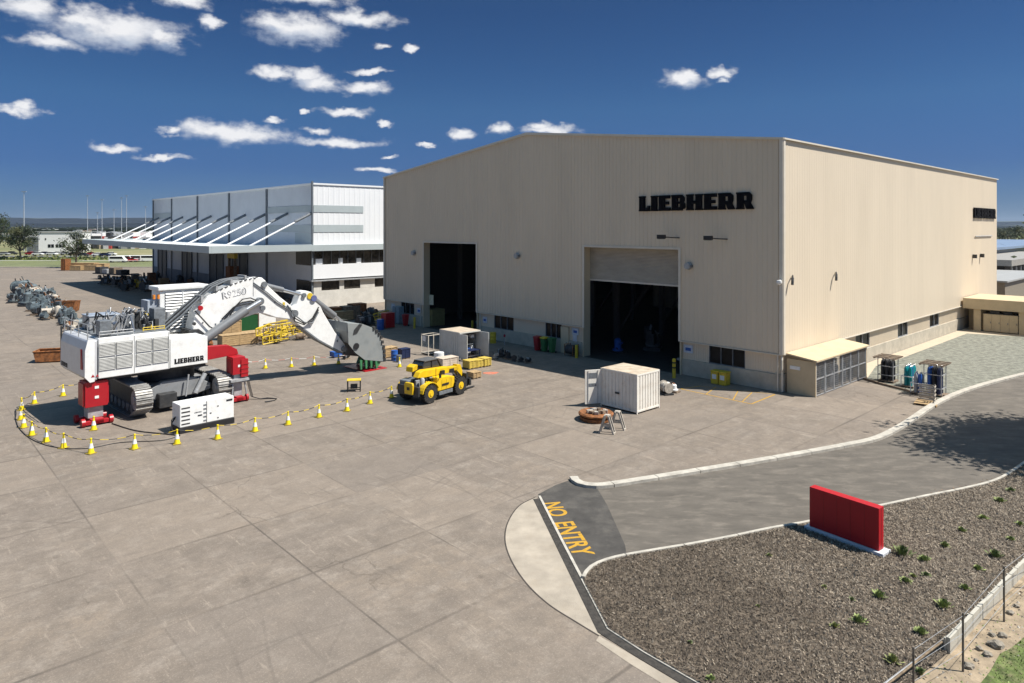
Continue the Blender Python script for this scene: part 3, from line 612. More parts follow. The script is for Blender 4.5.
vent(0, 7.75, 8.9, 0, 'round grey wall fan to the right of the shuttered doorway')
vent(0, 27.9, 9.1, 0, 'round grey wall fan midway between the two doorways')
vent(0, 46.3, 8.9, 0, 'round grey wall fan left of the far doorway')
def curved_lamp(x, z, label):
    o = thing('wall_lamp', AP(x, 0, z), YR, label, 'wall lamp', 'curved lamps on the sunlit side wall')
    m = MB(); m.tube([(.35, -.05, .12), (.2, -.16, .22), (0, -.26, .16), (-.1, -.3, -.02)], .05, 8); m.build('arm', DARK, o)
    m = MB(); m.tube([(-.08, -.28, .05), (-.2, -.33, -.16), (-.3, -.36, -.42)], .10, 8); m.build('lamp_head', DARK, o)
curved_lamp(1.1, 8.25, 'curved dark wall lamp nearest the corner on the sunlit wall')
curved_lamp(8.9, 8.15, 'curved dark wall lamp farther from the corner on the sunlit wall')
o = thing('security_camera', AP(0, 0, 8.1), YR, 'white dome camera bracketed on the hall corner edge', 'camera')
m = MB(); m.box(-.35, -.1, .0, .1, .05, .12); m.build('bracket', WHITE, o); m = MB(); m.lathe([(.05, .1), (.17, .08), (.2, -.08), (.14, -.2), (.03, -.26)], -.4, .05); m.build('dome', WHITE, o, smooth=True)
for x, nm in ((50.2, 'left'), (53.6, 'right')):
    o = thing('bracket_lamp', AP(x, 0, 8.5), YR, f'tiny dark lamp, {nm} one of the pair under the far lettering', 'wall lamp'); m = MB(); m.box(-.15, .15, -.45, -.05, -.25, .2); m.build('lamp_body', DARK, o)
o = thing('cable_rail', AP(51, 0, 10.9), YR, 'thin grey conduit rail fixed under the far lettering', 'conduit'); m = MB(); m.tube([(0, -.1, 0), (8, -.1, 0)], .06); m.build('rail', LGREY, o)

# lean-to cage at the corner
lt = thing('gas_cage_shed', AP(.45, 0), YR, 'low cream lean-to shed with a mesh cage front at the hall corner', 'shed')
m = MB(); m.box(0, .1, -2.2, -.12, 0, 2.48); m.build('end_wall', CREAM3, lt); m = MB(); m.box(9.4, 9.5, -2.2, -.12, 0, 2.48); m.build('end_wall', CREAM3, lt)
m = MB(); m.add([(-.12, -2.35, 2.5), (9.62, -2.35, 2.5), (9.62, -.12, 2.78), (-.12, -.12, 2.78), (-.12, -2.35, 2.6), (9.62, -2.35, 2.6), (9.62, -.12, 2.88), (-.12, -.12, 2.88)], [(0,3,2,1), (4,5,6,7), (0,1,5,4), (1,2,6,5), (2,3,7,6), (3,0,4,7)]); m.build('roof', CREAM3, lt)
for k in range(6):
    c = MB(); x0, x1 = .1 + k*1.55, .1 + (k+1)*1.55 - .06
    c.box(x0, x0+.07, -2.2, -2.12, .02, 2.45); c.box(x1-.07, x1, -2.2, -2.12, .02, 2.45)
    for z in (.05, 1.2, 2.38): c.box(x0+.07, x1-.07, -2.19, -2.13, z, z+.06)
    for j in range(1, 11): xx = x0 + (x1-x0)*j/11; c.box(xx-.008, xx+.008, -2.17, -2.155, .1, 2.38)
    for j in range(1, 15): zz = .1 + 2.28*j/15; c.box(x0+.07, x1-.07, -2.154, -2.142, zz-.007, zz+.007)
    c.build('mesh_gate', LGREY, lt)
m = MB(); m.box(-.03, 0, -1.1, -.35, 1.75, 2.0); m.build('name_plate', WHITE, lt)
for k, (x, c) in enumerate(((.6, LGREY), (1.2, DARK), (1.8, DARK), (3.0, SKYBL), (4.2, LGREY), (5.2, GREY), (6.6, GREY), (8.0, DARK))):
    o = thing('gas_cylinder', AP(.45+x, -1.5), YR, f'tall gas cylinder behind the mesh, {ORD[k]} from the near end of the cage', 'gas cylinder', 'gas cylinders inside the corner cage')
    m = MB(); m.lathe([(.2, 0), (.2, 1.35), (.14, 1.5), (.05, 1.55)], n=12); m.build('body', c, o, smooth=True); m = MB(); m.lathe([(.05, 1.55), (.05, 1.65), (.02, 1.7)], n=8); m.build('valve', CHROME, o)

# annexe at the far end of the side wall
an = thing('annex_building', AP(45.2, 0), YR, 'low cream flat-roofed annex with cupboard doors at the far end of the hall', 'building')
m = MB(); m.box(0, 7.5, -12, -.2, 2.55, 3.75); m.build('parapet', CREAM3, an)
m = MB(); m.box(.3, .6, -1.9, -1.2, 0, 2.55); m.box(.3, .6, -9.0, -5.5, 0, 2.55); m.box(2.5, 7.4, -11.8, -.2, 0, 2.55); m.build('wall', CREAM3, an)
for k in range(4):
    y = -2.15-k*.82; m = MB(); m.box(.35, .45, y-.8, y, .1, 2.05); dd_ = m.build('cupboard_door', CREAM3, an); m = MB(); m.box(.3, .34, y-.72, y-.66, 1, 1.2); m.build('handle', GREY, dd_)
m = MB(); m.box(.4, 2.4, -5.4, -2.0, 2.06, 2.12); m.cbox(1, -3.2, 2.25, .8, .9, .25); m.cbox(1, -4.4, 2.25, .5, .8, .22); m.build('shelf_clutter', DARK, an)
m = MB(); m.lathe([(.3, 0), (.3, .02)], n=12); o = m.build('round_notice', RED, an); o.rotation_euler = (0, R(-90), 0); o.location = (.28, -7.2, 1.5)
# buildings beyond the annexe
def shed(name, corner, wx, wy, h, rh, mats_, label, over=.6, win=0, back_open=None):
    o = thing(name, corner, YR, label, 'building'); m = MB(); m.box(0, wx, 0, wy, 0, h-rh-.002); m.build('wall', mats_[0], o)
    m = MB(); m.box(-over, wx+over, -over, wy+over, h-rh, h); m.build('roof', mats_[1], o)
    for k in range(win):
        x = wx*(k+.5)/win; q = MB(); q.box(x-wx/win*.36, x+wx/win*.36, -.06, -.01, h*.25, h*.66); q.build('window', GLASS, o)
    return o
shed('office_block', G(1005, 302), 34, 14, 3.4, .25, (mat('office_brown', (.25, .215, .165), .7), ROOFG), 'low brown office with pale roof edge just behind the annex', .4)
vb = shed('veranda_building', G(1004.5, 286), 60, 38, 5.4, 1.25, (mat('veranda_dark', (.05, .047, .042), .8), mat('fascia_grey', (.34, .32, .29), .6)), 'grey fascia building with dark posted veranda beyond the brown office', 1.5)
for k in range(14): m = MB(); m.box(k*4, k*4+.25, -1.3, -1.05, 0, 4.14); m.build('post', LGREY, vb)
shed('solar_roof_building', Vector(((985-512)/FOC*166, 166, 0)), 150, 150, 7.0, .6, (GREY, mat('blue_grey_roof', (.20, .27, .38), .5, .0, .1, .1)), 'long blue grey roofed building in the right distance', 1.0)
o = thing('roof_unit', Vector(((1011-512)/FOC*168, 178, 7.002)), YR, 'small brown plant box on the blue grey roof', 'roof unit'); m = MB(); m.box(-1.2, 1.2, -1.2, 1.2, 0, 1.6); m.build('casing', mat('plant_brown', (.3, .26, .22), .7), o); m = MB(); m.box(-1.3, 1.3, -1.3, 1.3, 1.602, 1.75); m.build('cap', LGREY, o)

# ================================================================== WHITE WAREHOUSE
wh = thing('white_warehouse', B0, YR, 'large white and pale grey warehouse with a cable stayed canopy', 'building')
WL_, WT = 81.0, 18.4
m = MB(); clad(m, 'x', 0, 0, WL_, 0, WT, pitch=.9, dep=.025); m.build('dock_wall', GCLAD, wh)
m = MB(); clad(m, 'y', 0, 0, 60, 9.4, WT, pitch=.9, dep=.02); m.build('side_cladding', WCLAD, wh)
m = MB(); m.box(0.1, 60, WL_-.3, WL_, 0, WT-.1); m.box(59.7, 60, 0.1, WL_-.3, 0, WT-.1); m.build('rear_wall', GCLAD, wh)
m = MB(); m.box(-.2, 60, -.15, WL_+.2, WT, WT+.25); m.build('roof', WCLAD, wh)
m = MB(); m.box(-.35, -.1, -.2, .05, 0, WT+.5); m.build('column', mat('column_grey', (.14, .16, .18), .5), wh)
for y in (16.5, 33.2, 50.2, 66.8, 80.6): m = MB(); m.box(-.22, .0, y-.22, y+.22, 0, WT-.05); m.build('column', mat('column_grey', (.14, .16, .18), .5), wh)
for bb in ((.0, 8.4, -.075, -.05, 14.3, 15.35), (.0, 8.4, -.075, -.05, 11.3, 12.4), (-.08, -.056, .2, 16.2, 14.3, 15.35), (-.08, -.056, .2, 16.2, 11.3, 12.4), (-.08, -.056, 67.1, 80.2, 14.0, 15.3), (-.08, -.056, .2, 6, 9.6, 11.2)):
    m = MB(); m.box(*bb); m.build('stripe', STRIPE, wh)
m = MB(); m.box(-.6, 60, -.75, -.05, 8.5, 9.4); m.build('fascia', STRIPE, wh)
m = MB(); m.box(.3, 60, .35, .4, 6.4, 8.5); gp = m.build('window_band', mat('tinted_glass', (.075, .065, .055), .2, 0, .5, .6, spec=.3), wh); 
m = MB()
for k in range(20): m.box(.3+k*1.4-.04, .3+k*1.4+.04, .25, .345, 6.4, 8.5)
m.build('mullion', mat('mullion_grey', (.12, .12, .12), .5), gp)
m = MB(); m.box(.5, 1.6, .26, .34, 6.45, 7.3); m.box(4.3, 5.0, .26, .34, 6.45, 7.3); m.box(7.4, 8.2, .26, .34, 6.45, 7.2)
m.build('blind', WCLAD, wh)
m = MB(); m.box(-.1, 60, -.12, .3, 4.3, 6.4); m.build('white_band', WCLAD, wh)
m = MB(); m.box(-.5, 60, -.5, .2, 3.95, 4.12); m.build('sill', LGREY, wh)
m = MB(); m.box(.05, 60, -.02, .2, 0, 2.5)
for a, b in ((.05, 1.3), (4.3, 5.07), (7.9, 10.5), (12.4, 60)): m.box(a, b, -.015, .2, 2.51, 3.95)
m.build('ground_wall', mat('tilt_up_concrete', (.60, .58, .53), .8, 0, .08, .8, dirt=(.4, .37, .32), dirt_amt=.4, dirt_scale=.6), wh)
for a, b in ((1.3, 4.3), (5.07, 7.9), (10.5, 12.4)):
    m = MB(); m.box(a, b, .1, .14, 2.51, 3.95); m.build('window', mat('tinted_glass', (.06, .05, .045)), wh)
m = MB(); m.box(-.12, -.06, .7, 5.6, 6.3, 8.5); m.build('window', GLASS, wh)
m = MB(); m.box(-.12, -.06, .7, 5.4, 1.95, 4.0); m.build('window', GLASS, wh)
m = MB(); m.box(-.14, -.09, .4, 33, 0, 1.9); m.box(-.12, -.06, 34, 80, 0, 2.9); m.build('concrete_dado', mat('dock_concrete', (.30, .30, .30), .8, 0, .1, .5), wh)
for a, b, h in ((24.5, 31.5, 8.2), (36, 43, 7.2), (53.5, 59.5, 7.2), (70.5, 76.5, 6.9)):
    m = MB(); m.box(-.16, -.10, a, b, 0, h); m.build('dock_door', mat('door_dark', (.05, .055, .06), .5), wh)
    m = MB()
    for k in range(3): m.box(-.28, -.17, a+(b-a)*k/2-.12, a+(b-a)*k/2+.12, 0, h+.1)
    m.build('door_frame', mat('column_grey', (.14, .16, .18)), wh)
cn = MB(); cn.box(-15, -.2, -.74, 76, 8.75, 9.1); cnp = cn.build('canopy', mat('canopy_white', (.74, .76, .77), .5), wh)
m = MB(); m.box(-15.3, -15.0, -.76, 76.3, 8.55, 9.5); m.box(-14.99, -.62, -.765, -.5, 8.55, 9.5); m.box(-15, -.2, 76, 76.3, 8.55, 9.5); m.build('fascia', STRIPE, cnp)
m = MB()
for k in range(10): m.box(-14.9, -.25, k*8.4+.1, k*8.4+.3, 8.45, 8.749)
m.build('beam', LGREY, cnp)
for k in range(10):
    y = .2 + 8.45*k; m = MB(); m.tube([(-.1, y, 14.1), (-10.0, y, 9.15)], .13, 8); rd = m.build('tie_rod', WCLAD, wh)
    m = MB(); m.tube([(-.06, y+.0, 14.2), (-2.8, y, 12.85)], .22, 8); m.build('sleeve', GREY, rd)

# ================================================================== MINING EXCAVATOR
E_, P_ = Vector((.69, .724, 0)).normalized(), None
P_ = Vector((-E_.y, E_.x, 0)); EO = E_*17.6 + P_*49.6; ER = math.atan2(E_.y, E_.x)
ex = thing('mining_excavator', EO, ER, 'huge white mining excavator with grey bucket and boom lettering, raised on red supports', 'excavator')
def side_text_M(x, y, z, ang=0): c, n = math.cos(ang), math.sin(ang); return Matrix(((c, -n, 0, x), (0, 0, -1, y), (n, c, 0, z), (0, 0, 0, 1)))
CYLG = mat('cylinder_grey', (.21, .22, .23), .4, .15, .12, 3, dirt=(.12, .11, .1), dirt_amt=.5, dirt_scale=3)
# tracks
def track(xc):
    y0, y1, h, w = -3.55, 3.7, 1.95, .98
    path = []; r = .78
    def arc_(cy, cz, rr, a0, a1, n):
        for i in range(n): t = a0 + (a1-a0)*i/(n-1); path.append((cy + rr*math.cos(t), cz + rr*math.sin(t)))
    arc_(y0+r, 1.12, r, R(90), R(215), 9); arc_(-1.9, .62, .6, R(250), R(270), 3); arc_(2.1, .62, .6, R(270), R(290), 3); arc_(y1-r, 1.12, r, R(-35), R(90), 9)
    m = MB(); m.prism([(cy, cz) for cy, cz in path], xc-w*.30, xc+w*.30, 'x'); fr_ = m.build('track_frame', DARK, ex)
    m = MB(); cl = path + [path[0]]; seg = []
    L_ = 0; acc = [0]
    for i in range(len(cl)-1): L_ += math.hypot(cl[i+1][0]-cl[i][0], cl[i+1][1]-cl[i][1]); acc.append(L_)
    n = 50; j = 0
    for k in range(n):
        s_ = L_*k/n
        while acc[j+1] < s_: j += 1
        t = (s_-acc[j])/(acc[j+1]-acc[j]); a, b = cl[j], cl[j+1]; py, pz = a[0]+(b[0]-a[0])*t, a[1]+(b[1]-a[1])*t
        dy, dz = b[0]-a[0], b[1]-a[1]; q = math.hypot(dy, dz); dy /= q; dz /= q; nx, nz_ = dz, -dy
        cyc, czc = -.1, 1.05
        if (py-cyc)*nx + (pz-czc)*nz_ < 0: nx, nz_ = -nx, -nz_
        hl = L_/n*.42
        def pt(u_, v_): return (py + dy*u_ + nx*v_, pz + dz*u_ + nz_*v_)
        m.prism([pt(-hl, .0), pt(hl, .0), pt(hl, .07), pt(hl*.2, .075), pt(hl*.1, .13), pt(-hl*.25, .13), pt(-hl*.3, .075), pt(-hl, .07)], xc-w/2, xc+w/2, 'x')
    m.build('track_shoes', mat('shoe_steel', (.36, .35, .33), .55, .3, .2, 4, dirt=(.24, .20, .16), dirt_amt=.6, dirt_scale=3), fr_)
    for k in range(7):
        yy = -2.3 + k*.78; m = MB(); m.cyl((xc-w*.38, yy, .52), (xc+w*.38, yy, .52), .26, n=14); m.build('roller', GREY, fr_)
    for yy in (y0+r, y1-r):
        m = MB(); m.cyl((xc-w*.36, yy, 1.12), (xc+w*.36, yy, 1.12), .60, n=20); m.cyl((xc-w*.42, yy, 1.12), (xc+w*.42, yy, 1.12), .25, n=14); m.build('idler', LGREY, fr_)
track(-2.55); track(2.55)
m = MB(); m.box(-2.2, 2.2, -1.7, 1.7, .8, 1.7); m.prism([(-2.1, .95), (-1.2, .75), (1.2, .75), (2.1, .95), (2.1, 1.35), (1.0, 1.9), (-1.0, 1.9), (-2.1, 1.35)], -2.2, -1.7, 'y'); m.build('carbody', mat('carbody_grey', (.27, .28, .29), .55, .1, .1, 2, dirt=(.13, .11, .09), dirt_amt=.5, dirt_scale=2), ex, bevel=.04)
m = MB(); m.cyl((0, 0, 1.75), (0, 0, 2.75), 1.75, n=36); m.build('slew_ring', DARK, ex, smooth=True)
m = MB(); m.tube([(.9, -2.65, .9), (1.6, -2.5, 2.1)], .16, 10); m.tube([(.3, -2.6, .8), (.5, -2.55, 2.2)], .06, 8); m.build('hydraulic_cylinder', LGREY, ex, smooth=True)
m = MB(); m.box(-1.4, -.3, -2.75, -2.0, 0.3, 1.2); m.build('undercarriage_box', DARK, ex, bevel=.04)
# upperstructure
m = MB(); m.box(-4.85, 1.75, -2.2, 2.2, 2.55, 2.95); m.build('slew_platform', DARK, ex)
m = MB(); m.box(-4.9, -.78, -2.8, 2.8, 2.80, 5.25); eng = m.build('engine_house', WHITE, ex, bevel=.04)
m = MB(); m.prism([(-.75, 2.84), (1.65, 2.84), (1.65, 4.65), (-.75, 4.75)], -2.8, -.75, 'y'); pump = m.build('side_module', WHITE, ex, bevel=.03)
m = MB(); m.prism([(-.75, 2.84), (3.0, 2.84), (3.0, 4.3), (-.75, 4.6)], .75, 2.8, 'y'); m.build('side_module', WHITE, ex, bevel=.03)
slab_word('LIEBHERR', 1.9, .33, .015, Matrix.Translation((-.5, -2.802, 3.06)), 'side_lettering', LETTER, pump, per_letter=False)
slab_word('LIEBHERR', 1.5, .27, .012, Matrix(((0, 1, 0, -5.615), (-1, 0, 0, 2.5), (0, 0, 1, 3.05), (0, 0, 0, 1))), 'rear_lettering', BLACK, eng, per_letter=False)
for x0, x1 in ((-5.22+.35, -3.03), (-2.78, -.9)):
    xm = (x0+x1)/2
    for a, b in ((x0, xm-.05), (xm+.05, x1)):
        for z0, z1 in ((3.30, 4.06), (4.14, 4.92)):
            m = MB(); m.box(a, b, -2.815, -2.803, z0, z1); gr = m.build('grille', mat('grille_steel', (.30, .30, .29), .6, .2, .1, 6), eng)
            m = MB(); n_ = 9
            for k in range(n_): zz = z0 + (z1-z0)*(k+.5)/n_; m.add([(a, -2.83, zz-.02), (b, -2.83, zz-.02), (b, -2.86, zz-.035), (a, -2.86, zz-.035), (a, -2.83, zz+.02), (b, -2.83, zz+.02)], [(0,1,2,3), (3,2,5,4)])
            for q in ((a-.02, a+.01, z0, z1), (b-.01, b+.02, z0, z1)): m.box(q[0], q[1], -2.865, -2.82, q[2], q[3])
            m.build('louvre', mat('louvre_grey', (.36, .36, .34), .5), gr)
for xx in (-.84, -2.9): m = MB(); m.box(xx-.015, xx+.015, -2.808, -2.80, 2.86, 5.2); m.build('panel_seam', GREY, eng)
cwp = [(-4.92, 2.72), (-5.35, 2.66), (-5.62, 3.0), (-5.60, 4.6), (-5.45, 5.2), (-4.92, 5.2)]
m = MB(); m.prism(cwp, -2.78, 2.78, 'y'); cw = m.build('counterweight', mat('counterweight_silver', (.62, .63, .65), .35, .25, .05, 2), ex, bevel=.12)
m = MB(); m.prism([(-5.1, 2.68), (-5.35, 2.64), (-5.63, 3.0), (-5.61, 4.6), (-5.46, 5.22), (-5.1, 5.22)], -2.80, -2.785, 'y'); m.build('corner_plate', WHITE, cw)
m = MB(); m.prism([(-2.35, 3.4), (-2.0, 3.4), (-1.95, 4.6), (-2.15, 4.6)], -5.66, -5.60, 'x'); m.build('tail_light', RED, cw)
m = MB(); m.prism([(-5.3, 2.95), (-5.1, 2.95), (-5.2, 3.12)], -2.812, -2.802, 'y'); m.prism([(-5.05, 2.95), (-4.88, 2.95), (-4.96, 3.1)], -2.812, -2.803, 'y'); m.build('warning_decal', RED, cw)
# deck plant
DZ = 5.26
m = MB(); m.box(-4.8, -.85, -2.4, 2.6, DZ, DZ+.08); m.build('deck_plate', GREY, ex)
def pb(nm, c, *bx, bevel=.02, par=ex):
    m = MB(); m.box(*bx); return m.build(nm, c, par, bevel=bevel)
pb('equipment_cabinet', GREY, -4.75, -4.1, -2.5, -1.7, DZ+.1, DZ+1.0)
pb('radiator_box', LGREY, -4.5, -2.7, .6, 2.2, DZ+.1, DZ+.95)
pb('radiator_top', mat('pale_blue_steel', (.38, .43, .50), .4, .2), -4.55, -2.65, .55, 2.25, DZ+.96, DZ+1.03)
pb('filter_box', GREY, -3.0, -2.45, -1.4, -.4, DZ+.1, DZ+1.1)
pb('filter_box', GREY, -1.2, -.5, -1.2, -.3, 4.7, DZ+1.35)
pb('oil_tank', DARK, -2.3, -1.3, -.6, 1.0, DZ+.1, DZ+.65)
for x in (-4.0, -3.45): m = MB(); m.cyl((x, -1.62, DZ+.45), (x, -.9, DZ+.45), .27, n=18); m.build('air_filter', CHROME, ex, smooth=True)
for x, y, h in ((-2.2, -.9, 1.2), (-1.9, -.6, 1.35), (-1.7, -1.2, .9), (-2.0, 1.6, 1.1), (-1.1, 1.4, 1.2)):
    m = MB(); m.cyl((x, y, DZ+.08), (x, y, DZ+h), .10, n=10); m.cyl((x, y, DZ+h*.5), (x, y, DZ+h*.85), .16, n=12); m.build('exhaust_stack', random.choice((DARK, LGREY)), ex)
def rail(pts, h=1.0, nm='handrail', par=ex, mm=LGREY, posts=True):
    m = MB(); 
    for zz in (h, h*.5): m.tube([(p[0], p[1], p[2]+zz) for p in pts], .028, 6)
    for i, p in enumerate(pts):
        m.tube([p, (p[0], p[1], p[2]+h)], .028, 6)
    return m.build(nm, mm, par)
rail([(-4.8, -2.6, DZ), (-3.8, -2.6, DZ), (-2.9, -2.6, DZ)], .35); rail([(-2.0, 2.5, DZ), (-1.4, 2.5, DZ), (-.8, 2.5, DZ)]); rail([(-5.4, 2.6, 5.2), (-5.45, .9, 5.2), (-5.45, -.8, 5.2), (-5.4, -2.5, 5.2)], .9)
rail([(-2.2, -2.2, DZ), (-1.5, -2.2, DZ), (-.9, -2.2, DZ)], .3, mm=HYEL)
rnd = random.Random(3)
for k in range(34):
    x, y = rnd.uniform(-4.6, -.7), rnd.uniform(-2.2, 2.3); z = DZ + .1; m = MB()
    pts = [(x, y, z)]; 
    for j in range(4): pts.append((pts[-1][0]+rnd.uniform(-.4, .4), pts[-1][1]+rnd.uniform(-.4, .4), z+rnd.uniform(.2, 1.25)))
    m.tube(pts, rnd.choice((.03, .04, .06)), 6); m.build('hose', rnd.choice((BLACK, DARK, LGREY, LGREY, CHROME)), ex)
for k in range(26):
    x, y = rnd.uniform(-2.9, -.9), rnd.uniform(-1.8, 1.8); w, d_, h = rnd.uniform(.15, .4), rnd.uniform(.15, .4), rnd.uniform(.2, .8)
    pb('hydraulic_fitting', rnd.choice((DARK, GREY, LGREY, DARK, HYEL)), x, x+w, y, y+d_, DZ+.085, DZ+.09+h)
# grimy service stair hanging off the rear corner
m = MB()
for k in range(9): t = k/8; m.box(-5.45-t*.05, -5.05, 2.95+.0, 3.05, 5.4-t*2.2, 5.45-t*2.2)
m.tube([(-5.5, 3.0, 5.5), (-5.5, 3.0, 3.0)], .05, 6); m.tube([(-5.0, 3.0, 5.5), (-5.0, 3.0, 3.0)], .05, 6); m.build('service_ladder', DARK, ex)
# cab tower
m = MB(); m.box(.0, 2.95, 1.25, 2.85, 4.55, 7.55); cab = m.build('cab_tower', WHITE, ex, bevel=.05)
m = MB(); m.box(-.15, 3.35, 1.1, 3.0, 7.56, 7.85); m.build('roof', WHITE, cab, bevel=.06)
m = MB(); m.box(.35, 2.75, 1.225, 1.243, 4.75, 7.4); gl = m.build('louvre_panel', GREY, cab)
m = MB()
for k in range(13): zz = 4.85 + k*.2; m.add([(.37, 1.22, zz), (2.73, 1.22, zz), (2.73, 1.15, zz+.015), (.37, 1.15, zz+.015), (2.73, 1.2, zz+.12), (.37, 1.2, zz+.12)], [(0,1,2,3), (3,2,4,5)])
m.box(1.5, 1.58, 1.13, 1.22, 4.75, 7.4); m.build('louvre', WHITE, gl)
m = MB(); m.box(2.952, 2.97, 1.4, 2.7, 6.2, 7.4); m.build('windscreen', GLASS, cab)
m = MB(); m.box(-.7, -.02, 1.5, 2.8, 4.7, 6.9); m.build('stair_module', mat('blue_grey_module', (.36, .40, .46), .5), cab)
for x in (-.35, -.05, .15): m = MB(); m.cyl((x, 1.35, 7.0), (x, 1.35, 7.85 if x > 0 else 7.3), .1, n=10); m.build('beacon', mat('beacon_orange', (.8, .28, .04), .4), cab)
m = MB(); m.cyl((.1, .95, 4.7), (.1, .95, 6.2), .16, n=12); m.cyl((.45, .95, 4.7), (.45, .95, 6.1), .16, n=12); m.build('tank_pair', LGREY, cab)
# boom
bo = [(1.3, 4.35), (1.75, 6.1), (2.56, 7.08), (3.7, 7.64), (4.6, 7.98), (5.56, 8.22), (6.56, 8.25), (6.85, 8.0), (7.1, 7.55), (8.09, 6.62), (9.43, 5.55), (9.35, 5.0), (9.0, 4.85), (7.7, 5.12), (6.8, 5.50), (6.15, 5.60), (5.6, 5.45), (4.9, 5.30), (3.6, 4.85), (2.3, 4.10), (1.6, 4.0)]
m = MB(); m.prism(bo, -.62, .62, 'y'); boom = m.build('boom', WHITE, ex, bevel=.05)
def pin(x, z, r, w, par, mm=GREY): m = MB(); m.cyl((x, -w, z), (x, w, z), r, n=18); m.build('pin', mm, par, smooth=True)
pin(6.72, 7.72, .22, .78, boom); pin(6.3, 6.5, .28, 1.0, boom); pin(1.6, 4.4, .3, .9, boom); pin(6.6, 5.95, .2, .75, boom)
text_mesh('R9250', .72, .012, 'boom_lettering', GREY, boom, side_text_M(3.55, -.625, 6.82, R(9)))
t = text_mesh('R9250', .66, .016, 'lettering_face', mat('letter_white', (.75, .75, .75), .5), boom, side_text_M(3.62, -.630, 6.85, R(9)))
m = MB(); m.box(8.25, 8.42, -.64, -.622, 5.85, 6.25); m.build('warning_decal', HYEL, boom)
m = MB(); m.box(5.88, 5.92, -.64, -.621, 6.9, 8.15); m.build('weld_plate', LGREY, boom)
for s_ in (-1, 1):
    m = MB(); m.tube([(1.9, s_*.95, 4.0), (5.2, s_*.95, 5.95)], .33, 16); lc = m.build('lift_cylinder', CYLG, ex, smooth=True)
    m = MB(); m.tube([(5.2, s_*.95, 5.95), (6.3, s_*.95, 6.5)], .19, 12); m.build('piston_rod', CHROME, lc, smooth=True)
    m = MB(); m.tube([(6.5, s_*.35, 7.75), (8.4, s_*.35, 7.18)], .20, 14); sc_ = m.build('stick_cylinder', CYLG, ex, smooth=True)
    m = MB(); m.tube([(8.4, s_*.35, 7.18), (10.1, s_*.35, 6.65)], .12, 12); m.build('piston_rod', CHROME, sc_, smooth=True)
for k in range(5):
    y = -.5+k*.25; m = MB(); m.tube([(-.4, y, 5.0), (.8, y, 5.9+.05*k), (2.0, y, 7.0), (2.9, y, 7.75), (3.9, y, 8.15), (4.8, y, 8.25), (5.6, y, 8.32)], .06, 7); m.build('hose', BLACK if k % 2 else GREY, boom)
for k in range(4): m = MB(); m.box(2.1+k*1.05, 2.25+k*1.05, -.6, .6, [7.0, 7.6, 8.0, 8.25][k]-.25, [7.0, 7.6, 8.0, 8.25][k]+.22); m.build('hose_clamp', LGREY, boom)
for dz in (0, .22, .4): m = MB(); m.tube([(3.9-dz, -.72, 5.3+dz*.3), (4.5-dz*.4, -.78, 6.3-dz*.2), (5.0, -.8, 6.75-dz), (5.6, -.78, 6.8-dz), (6.1, -.75, 6.55-dz*.5)], .045, 7); m.build('hose', BLACK, boom)
rb_ = random.Random(41)
for k in range(9):
    t = .15+.08*k; m = MB(); x = 2.2+t*4.5; z = 7.0+1.15*math.sin(min(t, 1)*1.7); m.tube([(x, -.45, z), (x+.25, -.66, z+.12), (x+.6, -.5, z+.18)], .035, 6); m.build('hose', BLACK, boom)
for x, z in ((2.2, 5.3), (3.1, 5.1), (4.4, 5.9), (7.6, 6.3), (8.5, 5.55)): m = MB(); m.cyl((x, -.622, z), (x, -.65, z), .06, n=8); m.build('bolt', GREY, boom)
for dz in (0, .14): m = MB(); m.tube([(5.9, -.66, 7.9-dz), (6.9, -.68, 7.15-dz), (7.8, -.68, 6.35-dz), (8.7, -.68, 5.75-dz), (9.0, -.7, 5.2-dz)], .035, 6); m.build('pipe', GREY, boom)
m = MB(); m.cyl((1.55, -.75, 5.3), (1.55, -.85, 5.3), .12, n=10); m.tube([(1.6, -.8, 6.2), (2.6, -.8, 5.0), (3.2, -.8, 4.6)], .05, 6); m.build('grease_line', DARK, boom)
m = MB(); m.cyl((2.0, -.65, 6.35), (2.0, -.8, 6.35), .17, n=14); m.build('red_cap', RED, boom)
# front frame of platform below the boom foot
m = MB(); m.prism([(1.5, 2.9), (2.6, 3.3), (2.7, 4.2), (1.9, 4.9), (1.2, 4.9), (1.2, 2.9)], -.74, .74, 'y'); m.build('boom_foot_bracket', DARK, ex, bevel=.04)
for k in range(6): m = MB(); x = 1.3+rnd.uniform(0, 1.2); m.tube([(x, -.85, 3.2), (x+.3, -1.1, 3.8), (x+.1, -.9, 4.5)], .06, 6); m.build('hose', rnd.choice((BLACK, GREY, RUST)), ex)
# stick
stp = [(9.88, 6.96), (10.3, 7.0), (10.75, 6.86), (11.05, 6.55), (11.38, 6.17), (11.83, 5.17), (12.93, 3.43), (13.88, 2.30), (13.95, 1.95), (13.64, 1.61), (11.47, 2.95), (9.9, 4.2), (9.1, 4.8), (8.94, 5.4), (9.5, 6.0)]
m = MB(); m.prism(stp, -.45, .45, 'y'); stk = m.build('stick', WHITE, ex, bevel=.04)
m = MB(); m.prism([(13.64, 1.55), (11.42, 2.88), (9.85, 4.12), (9.9, 4.18), (11.47, 2.97), (13.66, 1.65)], -.47, .47, 'y'); m.build('wear_plate', GREY, stk)
pin(9.2, 5.3, .3, .75, stk); pin(10.1, 6.65, .18, .6, stk); pin(10.95, 6.35, .25, .6, stk, mat('pin_blue', (.12, .14, .3), .4)); pin(10.65, 6.55, .25, .52, stk, HYEL); pin(13.7, 1.95, .22, .75, stk)
